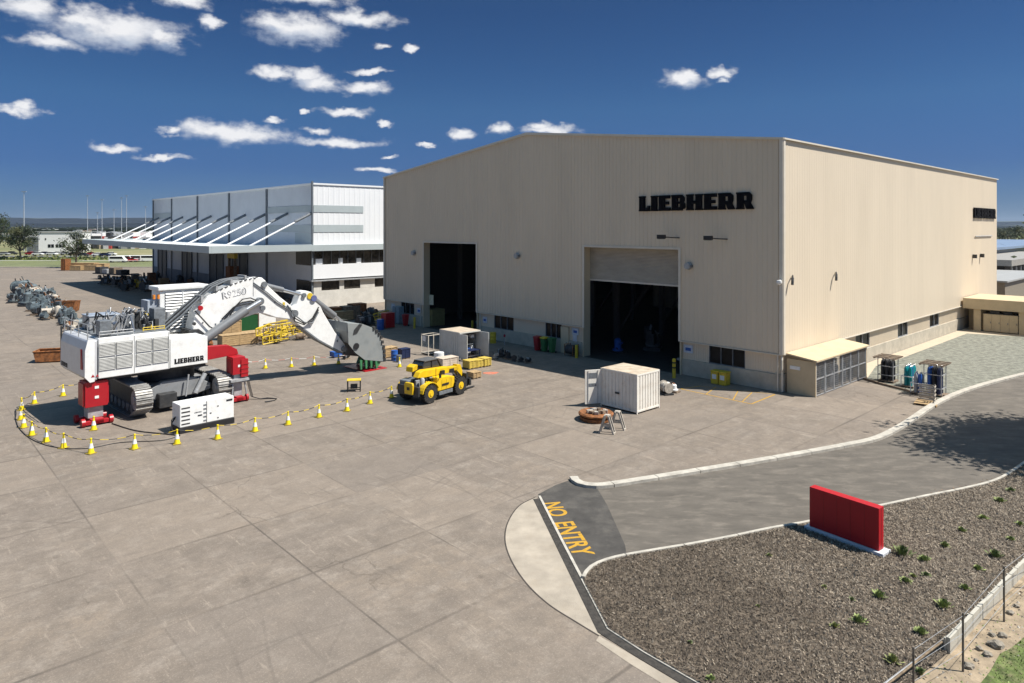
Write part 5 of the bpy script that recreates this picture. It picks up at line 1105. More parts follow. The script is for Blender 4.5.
# rusty slew ring pair
o = thing('rusty_ring', G(596, 419.5), .3, 'round rusty steel ring assembly beside the white container door', 'machine part')
m = MB(); m.lathe([(.98, 0), (1.0, .05), (1.0, .22), (.86, .24)], n=40); m.build('lower_ring', RUST, o)
m = MB(); m.lathe([(.9, .25), (1.08, .32), (1.1, .42), (1.0, .5), (.8, .44)], n=40); m.build('upper_ring', RUST, o)
for k in range(12): a = 2*PI*k/12; m = MB(); m.cbox(.55*math.cos(a)*rnd.uniform(.5, 1.2), .55*math.sin(a)*rnd.uniform(.5, 1.2), .55, rnd.uniform(.15, .4), rnd.uniform(.12, .3), rnd.uniform(.12, .22), a); m.build('loose_fitting', rnd.choice((PEBBLE, OLDWOOD, GREY, PEBBLE)), o)
# A trestles
for i, (x, y) in enumerate(((607, 433), (617.5, 429))):
    o = thing('steel_trestle', G(x, y), R(70), f'grey A-shaped steel trestle by the rusty ring, the {("nearer", "farther")[i]} of two', 'trestle', 'A-shaped trestles')
    m = MB(); T_ = PEBBLE
    for sy in (-1, 1):
        for sx in (-1, 1): m.prism([(sy*.42-.05, 0), (sy*.42+.05, 0), (sy*.10+.05, 1.05), (sy*.10-.05, 1.05)], sx*.2-.05, sx*.2+.05, 'x')
    m.box(-.151, .151, -.14, .14, 1.0, 1.08); m.build('leg_frame', T_, o)
    for bb in ((-.19, -.16, -.30, .30, .40, .5), (.16, .19, -.30, .30, .40, .5), (-.15, .15, -.47, -.38, 0, .06), (-.15, .15, .38, .47, 0, .06)): m = MB(); m.box(*bb); m.build('brace', T_, o)
# engine parts right of container
def mech(px, py, s, label, cols, seed, name='machine_component', cat='machine part', group=None, loc=None):
    r_ = random.Random(seed); o = thing(name, loc if loc is not None else G(px, py), r_.uniform(0, 3), label, cat, group)
    m = MB(); m.box(-.55*s, .55*s, -.4*s, .4*s, 0, .14*s); m.build('skid', r_.choice((OLDWOOD, DARK)), o)
    m = MB(); rr = r_.uniform(.3, .42)*s; h = r_.uniform(.6, 1.1)*s
    if r_.random() < .5: m.lathe([(rr, .14*s), (rr*1.2, .2*s), (rr*1.2, .3*s), (rr*.8, .34*s), (rr*.75, h), (rr*.5, h*1.1), (rr*.2, h*1.15)], n=16)
    else: m.cyl((-.5*s, 0, .55*s), (.35*s, 0, .55*s), rr, n=16); m.cyl((.35*s, 0, .55*s), (.45*s, 0, .55*s), rr*1.2, n=16); m.cyl((.45*s, 0, .55*s), (.7*s, 0, .55*s), rr*.5, n=12)
    m.build('housing', cols[0], o, smooth=True)
    for k in range(3):
        m = MB(); m.cbox(r_.uniform(-.4, .4)*s, r_.uniform(-.3, .3)*s, r_.uniform(.3, .9)*s, r_.uniform(.2, .5)*s, r_.uniform(.15, .4)*s, r_.uniform(.2, .6)*s, r_.uniform(0, 1.5)); m.build('casting', r_.choice(cols), o)
    for k in range(3):
        a, b = Vector((r_.uniform(-.5, .5)*s, r_.uniform(-.4, .4)*s, .3*s)), Vector((r_.uniform(-.5, .5)*s, r_.uniform(-.4, .4)*s, r_.uniform(.8, 1.3)*s)); m = MB(); m.tube([a, (a+b)/2+Vector((.1*s, 0, 0)), b], r_.uniform(.03, .07)*s, 6); m.build('pipe', r_.choice(cols+[BLACK]), o)
    return o
mech(666, 394, .9, 'white and black engine part on a pallet right of the white container', [PEBBLE, DARK, BLACK, WHITE], 5)
mech(674, 392, .7, 'smaller pale engine casting behind the white container corner', [WHITE, DARK, RUST], 6)
BLG = mat('dull_blue_grey', (.14, .18, .20), .6, .1, .3, 3, dirt=(.10, .085, .07), dirt_amt=.7, dirt_scale=2.5)
cols_ = [BLG, GREY, BLG, BLACK, DARK]
row = [(13, 303, 1.3), (19.5, 301, 2.2), (20, 294, 2.0), (27, 297, 2.0), (28, 306, 1.8), (33, 311, 1.5), (34, 300, 1.8), (40, 315, 1.5), (42, 304, 1.8), (37, 296, 1.4), (48, 318, 1.3), (49, 309, 1.6), (46, 301, 1.6), (55, 306, 1.5), (58, 318, 1.5), (44, 320, 1.1), (54, 313, 1.5), (30, 302, 2.0), (62, 313, 1.2), (66, 320, 1.3), (24, 305, 1.4), (68, 328, 1.3), (72, 335, 1.3), (63, 325, 1.0), (74, 322, 1.3), (77, 330, 1.3), (36, 306, 1.6), (50, 297+8, 1.4)]
row.sort(); ORD += [t_+u_ for t_ in ('twenty-', 'thirty-', 'forty-', 'fifty-') for u_ in ORD[:9]]
row += [(x+random.uniform(-2, 3), y-random.uniform(1.5, 4), s*.95) for x, y, s in row[:24]]; row.sort()
for i, (x, y, s) in enumerate(row):
    pale = i % 9 == 4 or i in (33, 38, 43)
    mech(x, y, s*(1.15 if i % 2 else .95), ('pale brown' if pale else 'dull blue grey') + f' gearbox casting, {ORD[i]} from the left in the crowded row behind the excavator', cols_ if not pale else [PEBBLE, OLDWOOD, RUST], 20+i, group='gearbox castings stored in a row')
def skip(px, py, w, d, h, label, m_=RUST, rz=None):
    o = thing('steel_skip', G(px, py), YR if rz is None else rz, label, 'skip'); m = MB()
    m.add([(-w/2+.2,-d/2,.1),(w/2-.2,-d/2,.1),(w/2-.2,d/2,.1),(-w/2+.2,d/2,.1),(-w/2,-d/2,h),(w/2,-d/2,h),(w/2,d/2,h),(-w/2,d/2,h)], [(0,3,2,1),(0,1,5,4),(1,2,6,5),(2,3,7,6),(3,0,4,7)]); m.build('tub', m_, o)
    m = MB(); m.tube([(-w/2,-d/2,h),(w/2,-d/2,h),(w/2,d/2,h),(-w/2,d/2,h),(-w/2,-d/2,h)], .06, 6); m.build('rim', m_, o)
    m = MB(); m.box(-w/2+.3, w/2-.3, -d/2+.1, d/2-.1, h*.5, h*.6); m.build('load', OLDWOOD, o)
skip(66, 312, 3.0, 2.0, 1.5, 'rust orange steel skip at the end of the casting row', rz=.2)
skip(53, 361, 2.6, 1.6, 1.0, 'low orange steel bin behind the excavator counterweight', rz=.3)
crate(78, 341, 1.2, 1.0, .6, 'pale timber crate hidden behind the rear deck', rz=.4)
# black and yellow work stand
o = thing('work_stand', G(354, 391), .2, 'black frame stand with yellow top in front of the bucket', 'stand')
m = MB()
for x in (-.45, .45):
    for y in (-.3, .3): m.box(x-.04, x+.04, y-.04, y+.04, 0, .8)
m.box(-.41, .41, -.3, -.24, .15, .2); m.box(-.41, .41, .24, .3, .15, .2); m.build('frame', BLACK, o); pb('top', HYEL, -.5, .5, -.36, .36, .8, .86, par=o); pb('parcel', DARK, -.25, .25, -.2, .2, .21, .5, par=o)
# things around the bucket
o = crate(337, 357, 1.0, .8, .5, 'bright blue box on the ground under the stick', BLUE, name='tool_chest', cat='box'); mech(346, 359, .6, 'low dark steel parts pallet beside the blue box', [DARK, LGREY, BLACK], 71)
crate(388.5, 357, 1.3, 1.0, .9, 'pine crate just beyond the bucket'); drum(394.5, 360.5, BLUE, 'blue steel drum right of the pine crate by the bucket'); crate(404, 358.5, .9, .7, .9, 'dark navy cabinet beside the lone far cone', NAVY, name='parts_cabinet', cat='cabinet'); drum(399, 362, GREY, 'small grey drum between the blue drum and dark cabinet', r=.25, h=.6)
# timber behind the boom
crate(238, 345, 3.6, 1.3, 1.15, 'long pine crate stacked below behind the boom'); crate(230, 339, 2.0, 1.2, 1.95, 'taller pine crate standing behind the long one'); crate(263, 340.5, 2.2, 1.2, .8, 'grey brown weathered crate right of the long pine crate', OLDWOOD)
crate(252, 338, 2.6, 1.5, .7, 'flat pine pallet stack behind the crates')
o = thing('green_panel', G(247.5, 334), R(8), 'dark green framed board standing upright under the boom', 'panel')
m = MB(); m.box(-1.15, 1.15, -.04, .04, .35, 2.2); m.build('board', GREENP, o); m = MB(); m.box(-1.25, -1.152, -.06, .06, 0, 2.35); m.box(1.152, 1.25, -.06, .06, 0, 2.35); m.box(-1.15, 1.15, -.06, .06, 2.202, 2.3); m.box(-1.15, 1.15, -.3, .3, .2, .34); m.build('frame', OLDWOOD, o)
o = thing('white_tank', G(263.5, 331.5), YR, 'white box tank behind the green board', 'tank'); m = MB(); m.box(-1.1, 1.1, -.9, .9, .15, 2.3); m.build('shell', WHITE, o, bevel=.1); m = MB(); m.box(-1.2, 1.2, -.95, .95, 0, .14); m.build('skid', DARK, o)
def frame_heap(px, py, n, s, label, seed, loc=None):
    r_ = random.Random(seed); o = thing('frame_heap', G(px, py), YR, label, 'steel frames')
    for k in range(n):
        x, y = r_.uniform(-s, s), r_.uniform(-.6*s, .6*s); m = MB(); a = r_.uniform(-.6, .6); L2 = r_.uniform(.7, 1.3); z = r_.uniform(.1, 1.2)
        p = lambda u_, v_: (x+u_*math.cos(a), y+u_*math.sin(a)+v_*.2, z+v_)
        m.tube([p(-L2, 0), p(L2, .2), p(L2, .9), p(-L2, .7), p(-L2, 0)], .065, 6); m.tube([p(-L2*.3, .05), p(-L2*.3, .8)], .05, 6); m.tube([p(L2*.4, .1), p(L2*.4, .85)], .05, 6); m.build('tube_frame', HYEL if r_.random() < .85 else OLDWOOD, o)
frame_heap(286, 340, 16, 1.9, 'heap of bright yellow tubular frames below the boom elbow', 4)
frame_heap(272, 344, 6, 1.0, 'small low pile of yellow frames in front of the heap', 5)
mech(276, 343, .8, 'dark grey castings among the yellow frames', [GREY, DARK, OLDWOOD], 81); mech(300, 340, .8, 'brown and green castings at the right of the frame heap', [OLDWOOD, GREENP, RUST], 82); mech(311, 338, .8, 'timber and steel offcuts behind the stick', [WOOD, DARK, RUST], 83)
crate(320, 336, 1.8, 1.0, .7, 'brown crate seen under the stick', OLDWOOD); crate(306, 335, 1.6, 1.0, .5, 'low pine crate under the stick', WOOD)
# goods along the white warehouse wall
cr = [(331, 320, 2.2, 1.5, 1.6, RUST, 'rust red steel box at the left'), (341, 320.5, 2.6, 1.6, 1.2, WOOD, 'broad pine box'), (350, 319, 2.2, 1.5, 1.7, OLDWOOD, 'tall brown box'), (357, 318, 2.0, 1.5, 1.9, RUST, 'orange brown tall box'), (338, 326, 2.0, 1.3, .7, WOOD, 'low front pine box')]
for i, (x, y, w, d, h, mm, lb) in enumerate(cr): crate(x, y, w, d, h, lb + ' in the stack beyond the bucket', mm, group='boxes stacked by the white warehouse')
for i, (x, y) in enumerate(((365, 322), (370, 326), (361, 327), (372, 318))): mech(x, y, 1.3, f'dark oily drivetrain assembly by the hall corner, {ORD[i]} from the left', [DARK, BLACK, GREY], 90+i) if i < 4 else None
frame_heap(384, 323, 6, .8, 'upright yellow frames at the left corner of the big hall', 9); drum(380.5, 329.5, BLUE, 'royal blue drum at the left corner of the big hall', r=.42, h=1.2); crate(388, 328, 1.2, 1.0, 1.8, 'red and brown rack beside the blue drum', RED, name='parts_rack', cat='rack')
o = thing('blue_grey_cabinet', AP(-.6, 49.0), YR, 'tall blue grey cabinet beside the dark wall opening', 'cabinet'); m = MB(); m.box(-.4, .4, -.7, .7, .1, 2.2); b = m.build('case', SKYBL, o, bevel=.02); m = MB(); m.box(-.42, -.405, -.03, .03, .2, 2.1); m.build('door_gap', DARK, b)
for i, (x, y) in enumerate(((501, 357), (508, 359), (514, 361), (521, 362), (528, 363), (495, 359))):
    mech(x, y, .75 if i < 2 else .5, f'greasy dark part on a low pallet along the wall shadow, {ORD[i]} from the container' if i < 5 else 'pale clamp frame beside the open container door', [DARK, BLACK, SKYBL] if i != 5 else [PEBBLE, TRIM, GREY], 110+i, group='greasy parts in the wall shadow' if i < 5 else None)
# inside the hall
def inside(x, y, s, label, cols, seed): mech(0, 0, s, label, cols, seed, loc=AP(x, y))
inside(6, 40.5, 1.9, 'teal machine standing inside the far doorway', [TEAL, DARK, TEAL], 130); inside(5, 37.0, 1.5, 'dark machine inside the far doorway on the right', [DARK, RUST, GREY], 131)
inside(8, 17.0, 2.0, 'tall dark machinery inside the shuttered doorway', [GREY, DARK, DARK], 132); inside(10, 14, 2.2, 'dark gear assembly at the middle of the shuttered doorway', [GREY, DARK, LGREY], 133); inside(13, 11, 2.2, 'grey machinery deep inside the shuttered doorway', [GREY, GREY, DARK], 134); inside(4, 18.2, 1.2, 'blue machine just inside the left jamb of the shuttered doorway', [BLUE, BLUE, LGREY], 135)
o = thing('work_platform', AP(4.5, 9.6), R(25), 'long low white lifting platform on the floor inside the shuttered doorway', 'platform'); m = MB(); m.box(-2.2, 2.0, -.35, .35, .55, .75); m.build('deck', LGREY, o, bevel=.03); 
for x in (-1.9, 1.7): m = MB(); m.box(x-.08, x+.08, -.3, .3, 0, .549); m.build('leg', DARK, o)
for i, (x, y, z) in enumerate(((.75, 43.9, 3.4), (.75, 34.9, 3.8))): o = thing('door_notice', AP(x, y, z), YR, f'white notice board in the far doorway, {("left", "right")[i]} side', 'notice'); m = MB(); m.box(-.05, 0, -.45, .45, -.7, .5); m.build('board', mat('cream_board', (.65, .66, .5), .6), o)
crate(434.5, 325.5, 1.9, 1.6, 2.0, 'olive box cabinet just inside the far doorway', mat('olive', (.30, .25, .10), .6), name='olive_cabinet', cat='cabinet')

# ================================================================== GAS BOTTLE PALLETS
def bottle(parent_loc, col, label, group, h=1.5, r=.12):
    o = thing('gas_bottle', parent_loc, 0, label, 'gas bottle', group); m = MB(); m.lathe([(r, 0), (r, h*.82), (r*.75, h*.9), (r*.35, h*.94)], n=12); m.build('cylinder', col, o, smooth=True)
    m = MB(); m.lathe([(r*.35, h*.94), (r*.35, h), (.02, h+.02)], n=8); m.cyl((-.05, 0, h*.98), (.05, 0, h*.98), .02, n=6); m.build('valve', CHROME, o); return o
def bpallet(px, py, label, nx, ny, cols, h, gname, lab, canopy=True, rz=YR):
    c = G(px, py); o = thing('bottle_pallet', c, rz, label, 'pallet')
    W, D = nx*.3+.25, ny*.3+.25
    m = MB(); m.box(-W/2, W/2, -D/2, D/2, .1, .15)
    for y in (-D/2+.06, 0, D/2-.06): m.box(-W/2, W/2, y-.06, y+.06, 0, .099)
    m.build('deck', OLDWOOD, o)
    m = MB()
    for x in (-W/2+.03, W/2-.03):
        for y in (-D/2+.03, D/2-.03): m.box(x-.025, x+.025, y-.025, y+.025, .15, h+.25 if canopy else h*.6)
    for z in ((.55, h*.75) if canopy else (h*.55,)):
        m.box(-W/2+.055, W/2-.055, -D/2+.01, -D/2+.05, z, z+.05); m.box(-W/2+.055, W/2-.055, D/2-.05, D/2-.01, z, z+.05); m.box(-W/2+.01, -W/2+.05, -D/2+.055, D/2-.055, z, z+.05); m.box(W/2-.05, W/2-.01, -D/2+.055, D/2-.055, z, z+.05)
    m.build('frame', LGREY if canopy else WHITE, o)
    if canopy:
        m = MB()
        for k in range(6): x = -W*.75+W*1.5*k/5; m.box(x-.06, x+.06, -D*.7, D*.7, h+.26+.02*(k % 2), h+.31+.02*(k % 2))
        for k in range(3): y = -D*.6+D*1.2*k/2; m.box(-W*.85, W*.85, y-.04, y+.04, h+.20, h+.255)
        m.build('top_frame', OLDWOOD, o)
    k = 0; c3, s3 = math.cos(rz), math.sin(rz)
    for i in range(nx):
        for j in range(ny):
            x, y = -W/2+.28+.3*i-.02, -D/2+.28+.3*j-.02; bottle(c + Vector((x*c3-y*s3, x*s3+y*c3, .15)), cols[k % len(cols)], lab + f', row {["one","two","three"][j]} from front, {ORD[i]} along', gname, h); k += 1
bpallet(888, 381.5, 'wooden pallet of black gas bottles nearest the cage shed', 3, 3, [BLACK, DARK, BLACK], 1.65, 'black gas bottles nearest the shed', 'black gas bottle on pallet nearest shed')
bpallet(910, 386.5, 'open pallet holding teal gas bottles', 4, 2, [TEAL, TEAL, mat('bottle_blue', (.02, .14, .3), .4)], 1.5, 'teal gas bottles', 'teal or blue gas bottle in middle pallet', False)
bpallet(935, 395, 'tall framed pallet of dark blue gas bottles by the kerb', 3, 3, [NAVY, BLACK, BLUE], 2.0, 'dark gas bottles by the kerb', 'dark blue gas bottle on tall kerbside pallet')
bpallet(918.5, 394, 'small pallet of slate blue bottles behind the slatted box', 2, 2, [BLUE, LGREY, SKYBL], 1.45, 'slate blue gas bottles', 'slate blue gas bottle behind slatted box', False)
o = thing('slatted_box', G(926.5, 404), YR+.15, 'pine slatted pallet box in front of the gas bottles', 'crate')
m = MB(); m.box(-.75, .75, -.65, .65, .1, .14)
for y in (-.6, 0, .6): m.box(-.75, .75, y-.06, y+.06, 0, .099)
m.build('base_pallet', WOOD, o)
m = MB()
for k in range(4): z = .3+k*.28; m.box(-.1, .5, -.5, -.47, z, z+.1); m.box(.5, .53, -.5, .5, z, z+.1); m.box(-.13, -.1, -.5, .5, z, z+.1)
for x in (-.1, .5): m.box(x-.03, x+.03, -.465, -.41, .14, 1.3)
m.build('slat_side', PEBBLE, o)
crate(949, 396.5, .9, .5, .14, 'loose flat pallet lying on the gravel edge', OLDWOOD, name='flat_pallet', cat='pallet', lid=False)

# ================================================================== RED MONOLITH SIGN
a_, b2_ = G(804, 530), G(883, 559.5); dv = (b2_-a_).normalized(); SR = math.atan2(dv.y, dv.x); LL = (b2_-a_).length
sg = thing('monolith_sign', a_, SR, 'plain red slab sign on a pale concrete plinth in the mulch bed', 'sign')
m = MB(); m.box(0, LL, 0, .62, 0, .18); m.build('plinth', mat('plinth_pale', (.62, .63, .66), .7, 0, .06, 3), sg, bevel=.01)
m = MB(); m.box(.16, LL-.2, .12, .50, .19, 1.74); sl_ = m.build('slab', SIGNRED, sg, bevel=.012)
m = MB()
for k in range(1, 5): x = .22+(LL-.42)*k/5; m.box(x-.004, x+.004, .117, .1195, .2, 1.71)
m.box(LL-.199, LL-.197, .29, .33, .2, 1.7); m.build('panel_seam', mat('seam_dark_red', (.2, .003, .008), .4), sl_)

# ================================================================== PLANTING, WALL, FENCE (near right)
SHR = [mat('shrub_green', (.36, .43, .15), .8, 0, .3, 6), mat('shrub_dark', (.22, .28, .10), .8, 0, .35, 6), mat('shrub_yellow', (.38, .40, .15), .8, 0, .3, 6)]
def tuft(loc, r, h, n, label, mm, group='low shrubs in the mulch bed', name='low_shrub', cat='shrub'):
    m = MB()
    for k in range(n):
        a = random.uniform(0, 2*PI); q = abs(random.gauss(0, .45)); q = min(q, 1); sx, sy = math.cos(a)*q*r*.55, math.sin(a)*q*r*.55
        tx, ty = math.cos(a)*r*q*random.uniform(.8, 1.25), math.sin(a)*r*q*random.uniform(.8, 1.25); tz = h*(1-.55*q)*random.uniform(.5, 1.1); w = random.uniform(.010, .022); b = a+PI/2+random.uniform(-.6, .6)
        dx, dy = math.cos(b)*w, math.sin(b)*w
        mx_, my_, mz = (sx*.4+tx*.6), (sy*.4+ty*.6), tz*.75
        m.m = random.choice((0, 0, 0, 0, 1)); m.add([(sx-dx*.4, sy-dy*.4, .02), (sx+dx*.4, sy+dy*.4, .02), (mx_+dx*1.6, my_+dy*1.6, mz), (mx_-dx*1.6, my_-dy*1.6, mz), (tx, ty, tz)], [(0,1,2,3), (3,2,4)])
    o = m.build(name, [mm, SHR[1]]); o.location = loc; tag(o, label, cat, group); return o
shp = [(1011,488,.32,1),(1000,499,.34,0),(983,515.5,.34,0),(961.5,528.5,.30,0),(1011,537,.30,0),(945,544,.32,0),(995,554,.42,1),(902,552,.55,1),(924,557.5,.32,0),(906,579,.34,0),(879,594,.36,0),(859,619,.34,0),(943.5,604,.38,0),(921,631,.36,0),(965,586,.32,0),(978,567,.32,0),(893,658.5,.36,2),(852,597,.18,1),(926,573,.22,1),(824.5,584.5,.16,2),(835,624,.22,2),(913.5,574,.2,2),(920.5,671,.24,1),(711,677,.22,0),(769,553,.16,2),(1020,522,.3,0), (758, 604, .14, 2), (690,640,.12,1)]
shp.sort()
for i, (x, y, r, k) in enumerate(shp):
    lab = ['bushy green shrub', 'dark sprawling shrub', 'small yellowish sprig'][k]
    L = G(x, y+3, .06); tuft(L, r*random.uniform(.6, .95), r*random.uniform(.5, .75), int(150*min(1, r/.32)), f'{lab} in the mulch bed, {ORD[i]} from the left', SHR[0 if k == 0 else 1 if k == 1 else 2])
# retaining wall of pale sleepers
rw = thing('retaining_wall', G(948, 654), 0, 'stepped pale concrete panel retaining wall edging the mulch bed', 'retaining wall')
wa, wb = G(948, 655) , G(1110, 482); o_ = rw.location.copy(); dvv = (wb-wa).normalized(); WR = math.atan2(dvv.y, dvv.x); rw.rotation_euler = (0, 0, WR); WLn = (wb-wa).length
n = int(WLn/.62); CPAN = mat('panel_concrete', (.50, .47, .40), .85, 0, .1, 3, bump=.2, dirt=(.33, .29, .23), dirt_amt=.5, dirt_scale=3)
for k in range(n):
    m = MB(); m.box(k*.62+.012, (k+1)*.62-.012, -.05, .05, 0, .46+.012*math.sin(k*2.1)); m.build('panel', CPAN, rw)
    if k % 1 == 0: m = MB(); m.box(k*.62-.03, k*.62+.03, .052, .10, 0, .44); m.build('post', CPAN, rw)
fp = [(913.5, 700, 1.35), (963, 672, 1.6), (1004, 622, 1.7), (1040, 590, 1.7), (1080, 560, 1.7)]
fn = thing('wire_fence', G(963, 672), 0, 'rusty post and wire fence at the bottom right corner', 'fence'); P0 = fn.location.copy(); ptsf = []
for x, y, h in fp:
    q = G(x, y) - P0; m = MB(); m.cyl((q.x, q.y, 0), (q.x, q.y, h), .028, n=8); m.build('post', mat('old_post', (.19, .16, .13), .8, .1, .3, 6), fn); ptsf.append((q, h))
for f in (.35, .65, .95):
    m = MB(); m.tube([(q.x, q.y, h*f) for q, h in ptsf], .006, 5); m.build('wire', LGREY, fn)
q0, q1 = G(880, 700) - P0, G(966, 634) - P0
m = MB(); m.tube([(q0.x, q0.y, .25), ((q0.x+q1.x)/2, (q0.y+q1.y)/2, .3), (q1.x, q1.y, .32)], .032, 6); m.build('fallen_rail', mat('rail_ochre', (.26, .19, .12), .85, 0, .35, 4), fn)
m = MB(); m.tube([(q0.x-.15, q0.y+.1, .10), (q1.x-.15, q1.y+.1, .12)], .03, 6); m.build('edge_bar', LGREY, fn)
rk = [(996, 647, .20), (987, 656, .13), (979, 650, .11), (969, 668, .14), (1010, 614, .12), (992, 636, .10), (1002, 637, .13), (976, 661, .08), (1016, 607, .10)]
ROCKM = mat('rock_grey_tan', (.33, .29, .235), .9, 0, .3, 6, bump=.8, bscale=14, dirt=(.16, .14, .11), dirt_amt=.7, dirt_scale=6)
for i, (x, y, r) in enumerate(rk):
    bm = bmesh.new(); bmesh.ops.create_icosphere(bm, subdivisions=2, radius=r); rr_ = random.Random(i)
    for v in bm.verts: v.co *= rr_.uniform(.62, 1.18); v.co.z *= .65
    me = bpy.data.meshes.new('rock'); bm.to_mesh(me); bm.free(); me.materials.append(ROCKM); o = bpy.data.objects.new('rock', me); COL.objects.link(o); o.location = G(x, y, 0); o.location.z = r*.35
    tag(o, f'angular pale rock in the sand below the retaining wall, {["largest", "third largest", "low one by the fence post", "nearest the camera", "by the far post", "small one beside the largest", "rear one of the big pair", "smallest", "farthest"][i]}', 'rock', 'rocks below the retaining wall')
m = MB()
for k in range(9000):
    x, y = random.uniform(12.8, 20), random.uniform(17.3, 23.2)
    if not in_poly(x, y, lawn_px + [tuple(G(*p)[:2]) for p in [(1300, 600), (1300, 800), (950, 800)]]) or random.random() < .25: continue
    a = random.uniform(0, PI); h = random.uniform(.03, .10); dx, dy = math.cos(a)*.012, math.sin(a)*.012; lx, ly = random.uniform(-.04, .04), random.uniform(-.04, .04); m.m = random.choice((0, 0, 1)); m.add([(x-dx, y-dy, .02), (x+dx, y+dy, .02), (x+lx, y+ly, h)], [(0,1,2)])
tag(m.build('grass_blades', [mat('blade_green', (.17, .22, .05), .8, 0, .3, 8), mat('blade_yellow', (.34, .30, .13), .8)]), kind='stuff')
m = MB()
SANDP = [tuple(G(*p)[:2]) for p in [(1040, 562), (948, 660), (905, 695), (1000, 760), (1200, 760), (1200, 562)]]
for k in range(5200):
    x, y = random.uniform(10.5, 20), random.uniform(16.5, 25)
    if not in_poly(x, y, SANDP): continue
    r = abs(random.gauss(.012, .014))+.006; z = .012; m.m = random.choice((0, 1, 2, 3)); a = random.uniform(0, 3)
    pts = [(x+math.cos(a+q*1.57)*r*random.uniform(.6, 1.3), y+math.sin(a+q*1.57)*r*random.uniform(.6, 1.3), z) for q in range(4)] + [(x, y, z+r*.9)]
    m.add(pts, [(0,1,4), (1,2,4), (2,3,4), (3,0,4)])
tag(m.build('soil_debris', [PEBBLE, OLDWOOD, mat('stone_mid', (.25, .21, .165), .9), SHR[0]]), kind='stuff')
# litter of leaves on the driveway edge
m = MB()
for k in range(260):
    t = random.random(); px = 930+80*t; py = 497-9*t-(4 if t > .6 else 0)+random.gauss(-2, 2.2); p = G(px, py); a = random.uniform(0, PI); c, n_ = math.cos(a)*.04, math.sin(a)*.04
    m.add([(p.x-c, p.y-n_, .02), (p.x-n_*.4, p.y+c*.4, .035), (p.x+c, p.y+n_, .02), (p.x+n_*.4, p.y-c*.4, .03)], [(0,1,2,3)])
tag(m.build('leaf_litter', mat('leaf_orange', (.40, .24, .12), .9, 0, .3, 5)), kind='stuff')

# ================================================================== TREES
LEAF = [mat('leaf_green', (.055, .08, .022), .75, 0, .4, 1.5), mat('leaf_olive', (.10, .105, .035), .75, 0, .35, 1.5), mat('leaf_dark', (.03, .045, .018), .8, 0, .3, 1.5)]
def tree(loc, H, R_, label, seed, n_clump=26, leaf=.28, per=90, trunk_h=.4, name='tree', group=None, flat=.75, cat='tree'):
    r_ = random.Random(seed); o = thing(name, loc, 0, label, cat, group); m = MB()
    top = Vector((r_.uniform(-.3, .3), r_.uniform(-.3, .3), H*trunk_h)); m.cyl((0, 0, 0), top, H*.028, H*.020, 8, False); cs = []
    for k in range(n_clump):
        while True:
            v = Vector((r_.uniform(-1, 1), r_.uniform(-1, 1), r_.uniform(-1, 1)))
            if .25 < v.length < 1: break
        c = Vector((v.x*R_*.82, v.y*R_*.82, H*.66 + v.z*H*.30*flat/.75)); cs.append(c)
        if k < 9: mid = top.lerp(c, .55) + Vector((0, 0, -.05*H)); m.cyl(top, mid, H*.013, H*.009, 6, False); m.cyl(mid, c, H*.009, H*.003, 5, False)
    m.build('trunk', BARK, o); m = MB()
    for c in cs:
        cr_ = R_*r_.uniform(.22, .40); m.m = r_.choice((0, 0, 1, 2))
        for j in range(per):
            v = Vector((r_.gauss(0, .5), r_.gauss(0, .5), r_.gauss(0, .38)))*cr_ + c; a = Vector((r_.uniform(-1, 1), r_.uniform(-1, 1), r_.uniform(-.6, .6))).normalized(); b = a.orthogonal().normalized(); b = (b + a.cross(b)*r_.uniform(-1, 1)).normalized(); l, w = leaf*r_.uniform(.6, 1.3), leaf*.45
            m.add([v-a*l*.5, v+b*w*.5, v+a*l*.5, v-b*w*.5], [(0,1,2,3)])
    m.build('crown', LEAF, o); return o
tree(Vector((36.6, 35.6, 0)), 17, 6.6, 'tall open eucalyptus beside the driveway, just outside the photo', 77, 130, .50, 210, .45)
tree(G(21, 259.5), 12.5, 6.6, 'broad dark green tree left of the small white building', 31, 34, .7, 110, .25)
tree(G(-6, 259), 20, 5.5, 'tall tree cut by the left edge of the photo', 32, 20, .7, 90, .35)
tree(G(76, 267.5), 11, 4.3, 'smaller dark tree in front of the white building right end', 33, 22, .6, 90, .35)
for i, x in enumerate((1001, 1007, 1013, 1019, 1026, 1034, 995)): Z = 420+12*(i % 3); tree(Vector(((x-512)/FOC*Z, Z, 0)), 11.5+1.5*(i % 2), 5.5, 'round dark tree in the distant row beyond the blue grey roof', 50+i, 16, 1.0, 50, .25, group='distant trees at the right edge')
rr_ = random.Random(5)
for i in range(46):
    Z = rr_.uniform(380, 640); px = rr_.uniform(-60, 150); tree(Vector(((px-512)/FOC*Z, Z, 0)), rr_.uniform(5, 8), rr_.uniform(3, 5), 'small dark tree out on the far flat ground at the left', 200+i, 8, 1.2, 36, .2, name='distant_tree', group='distant trees at the left')
m = MB()
for k in range(15000):
    s_ = rr_.random(); Z = rr_.choice((900, 1300, 2000, 3000, 4200))*rr_.uniform(.95, 1.1); x = rr_.uniform(-1.0, 1.0)*Z; h = rr_.uniform(2, 8)*(1+Z/3500); w = h*rr_.uniform(.6, 1.3); m.add([(x-w, Z, 0), (x+w, Z+rr_.uniform(-6, 6), 0), (x+w*.7, Z, h*.8), (x, Z, h), (x-w*.7, Z, h*.75)], [(0,1,2,3,4)])
tag(m.build('far_woodland', LEAF[2]), kind='stuff')
m = MB()
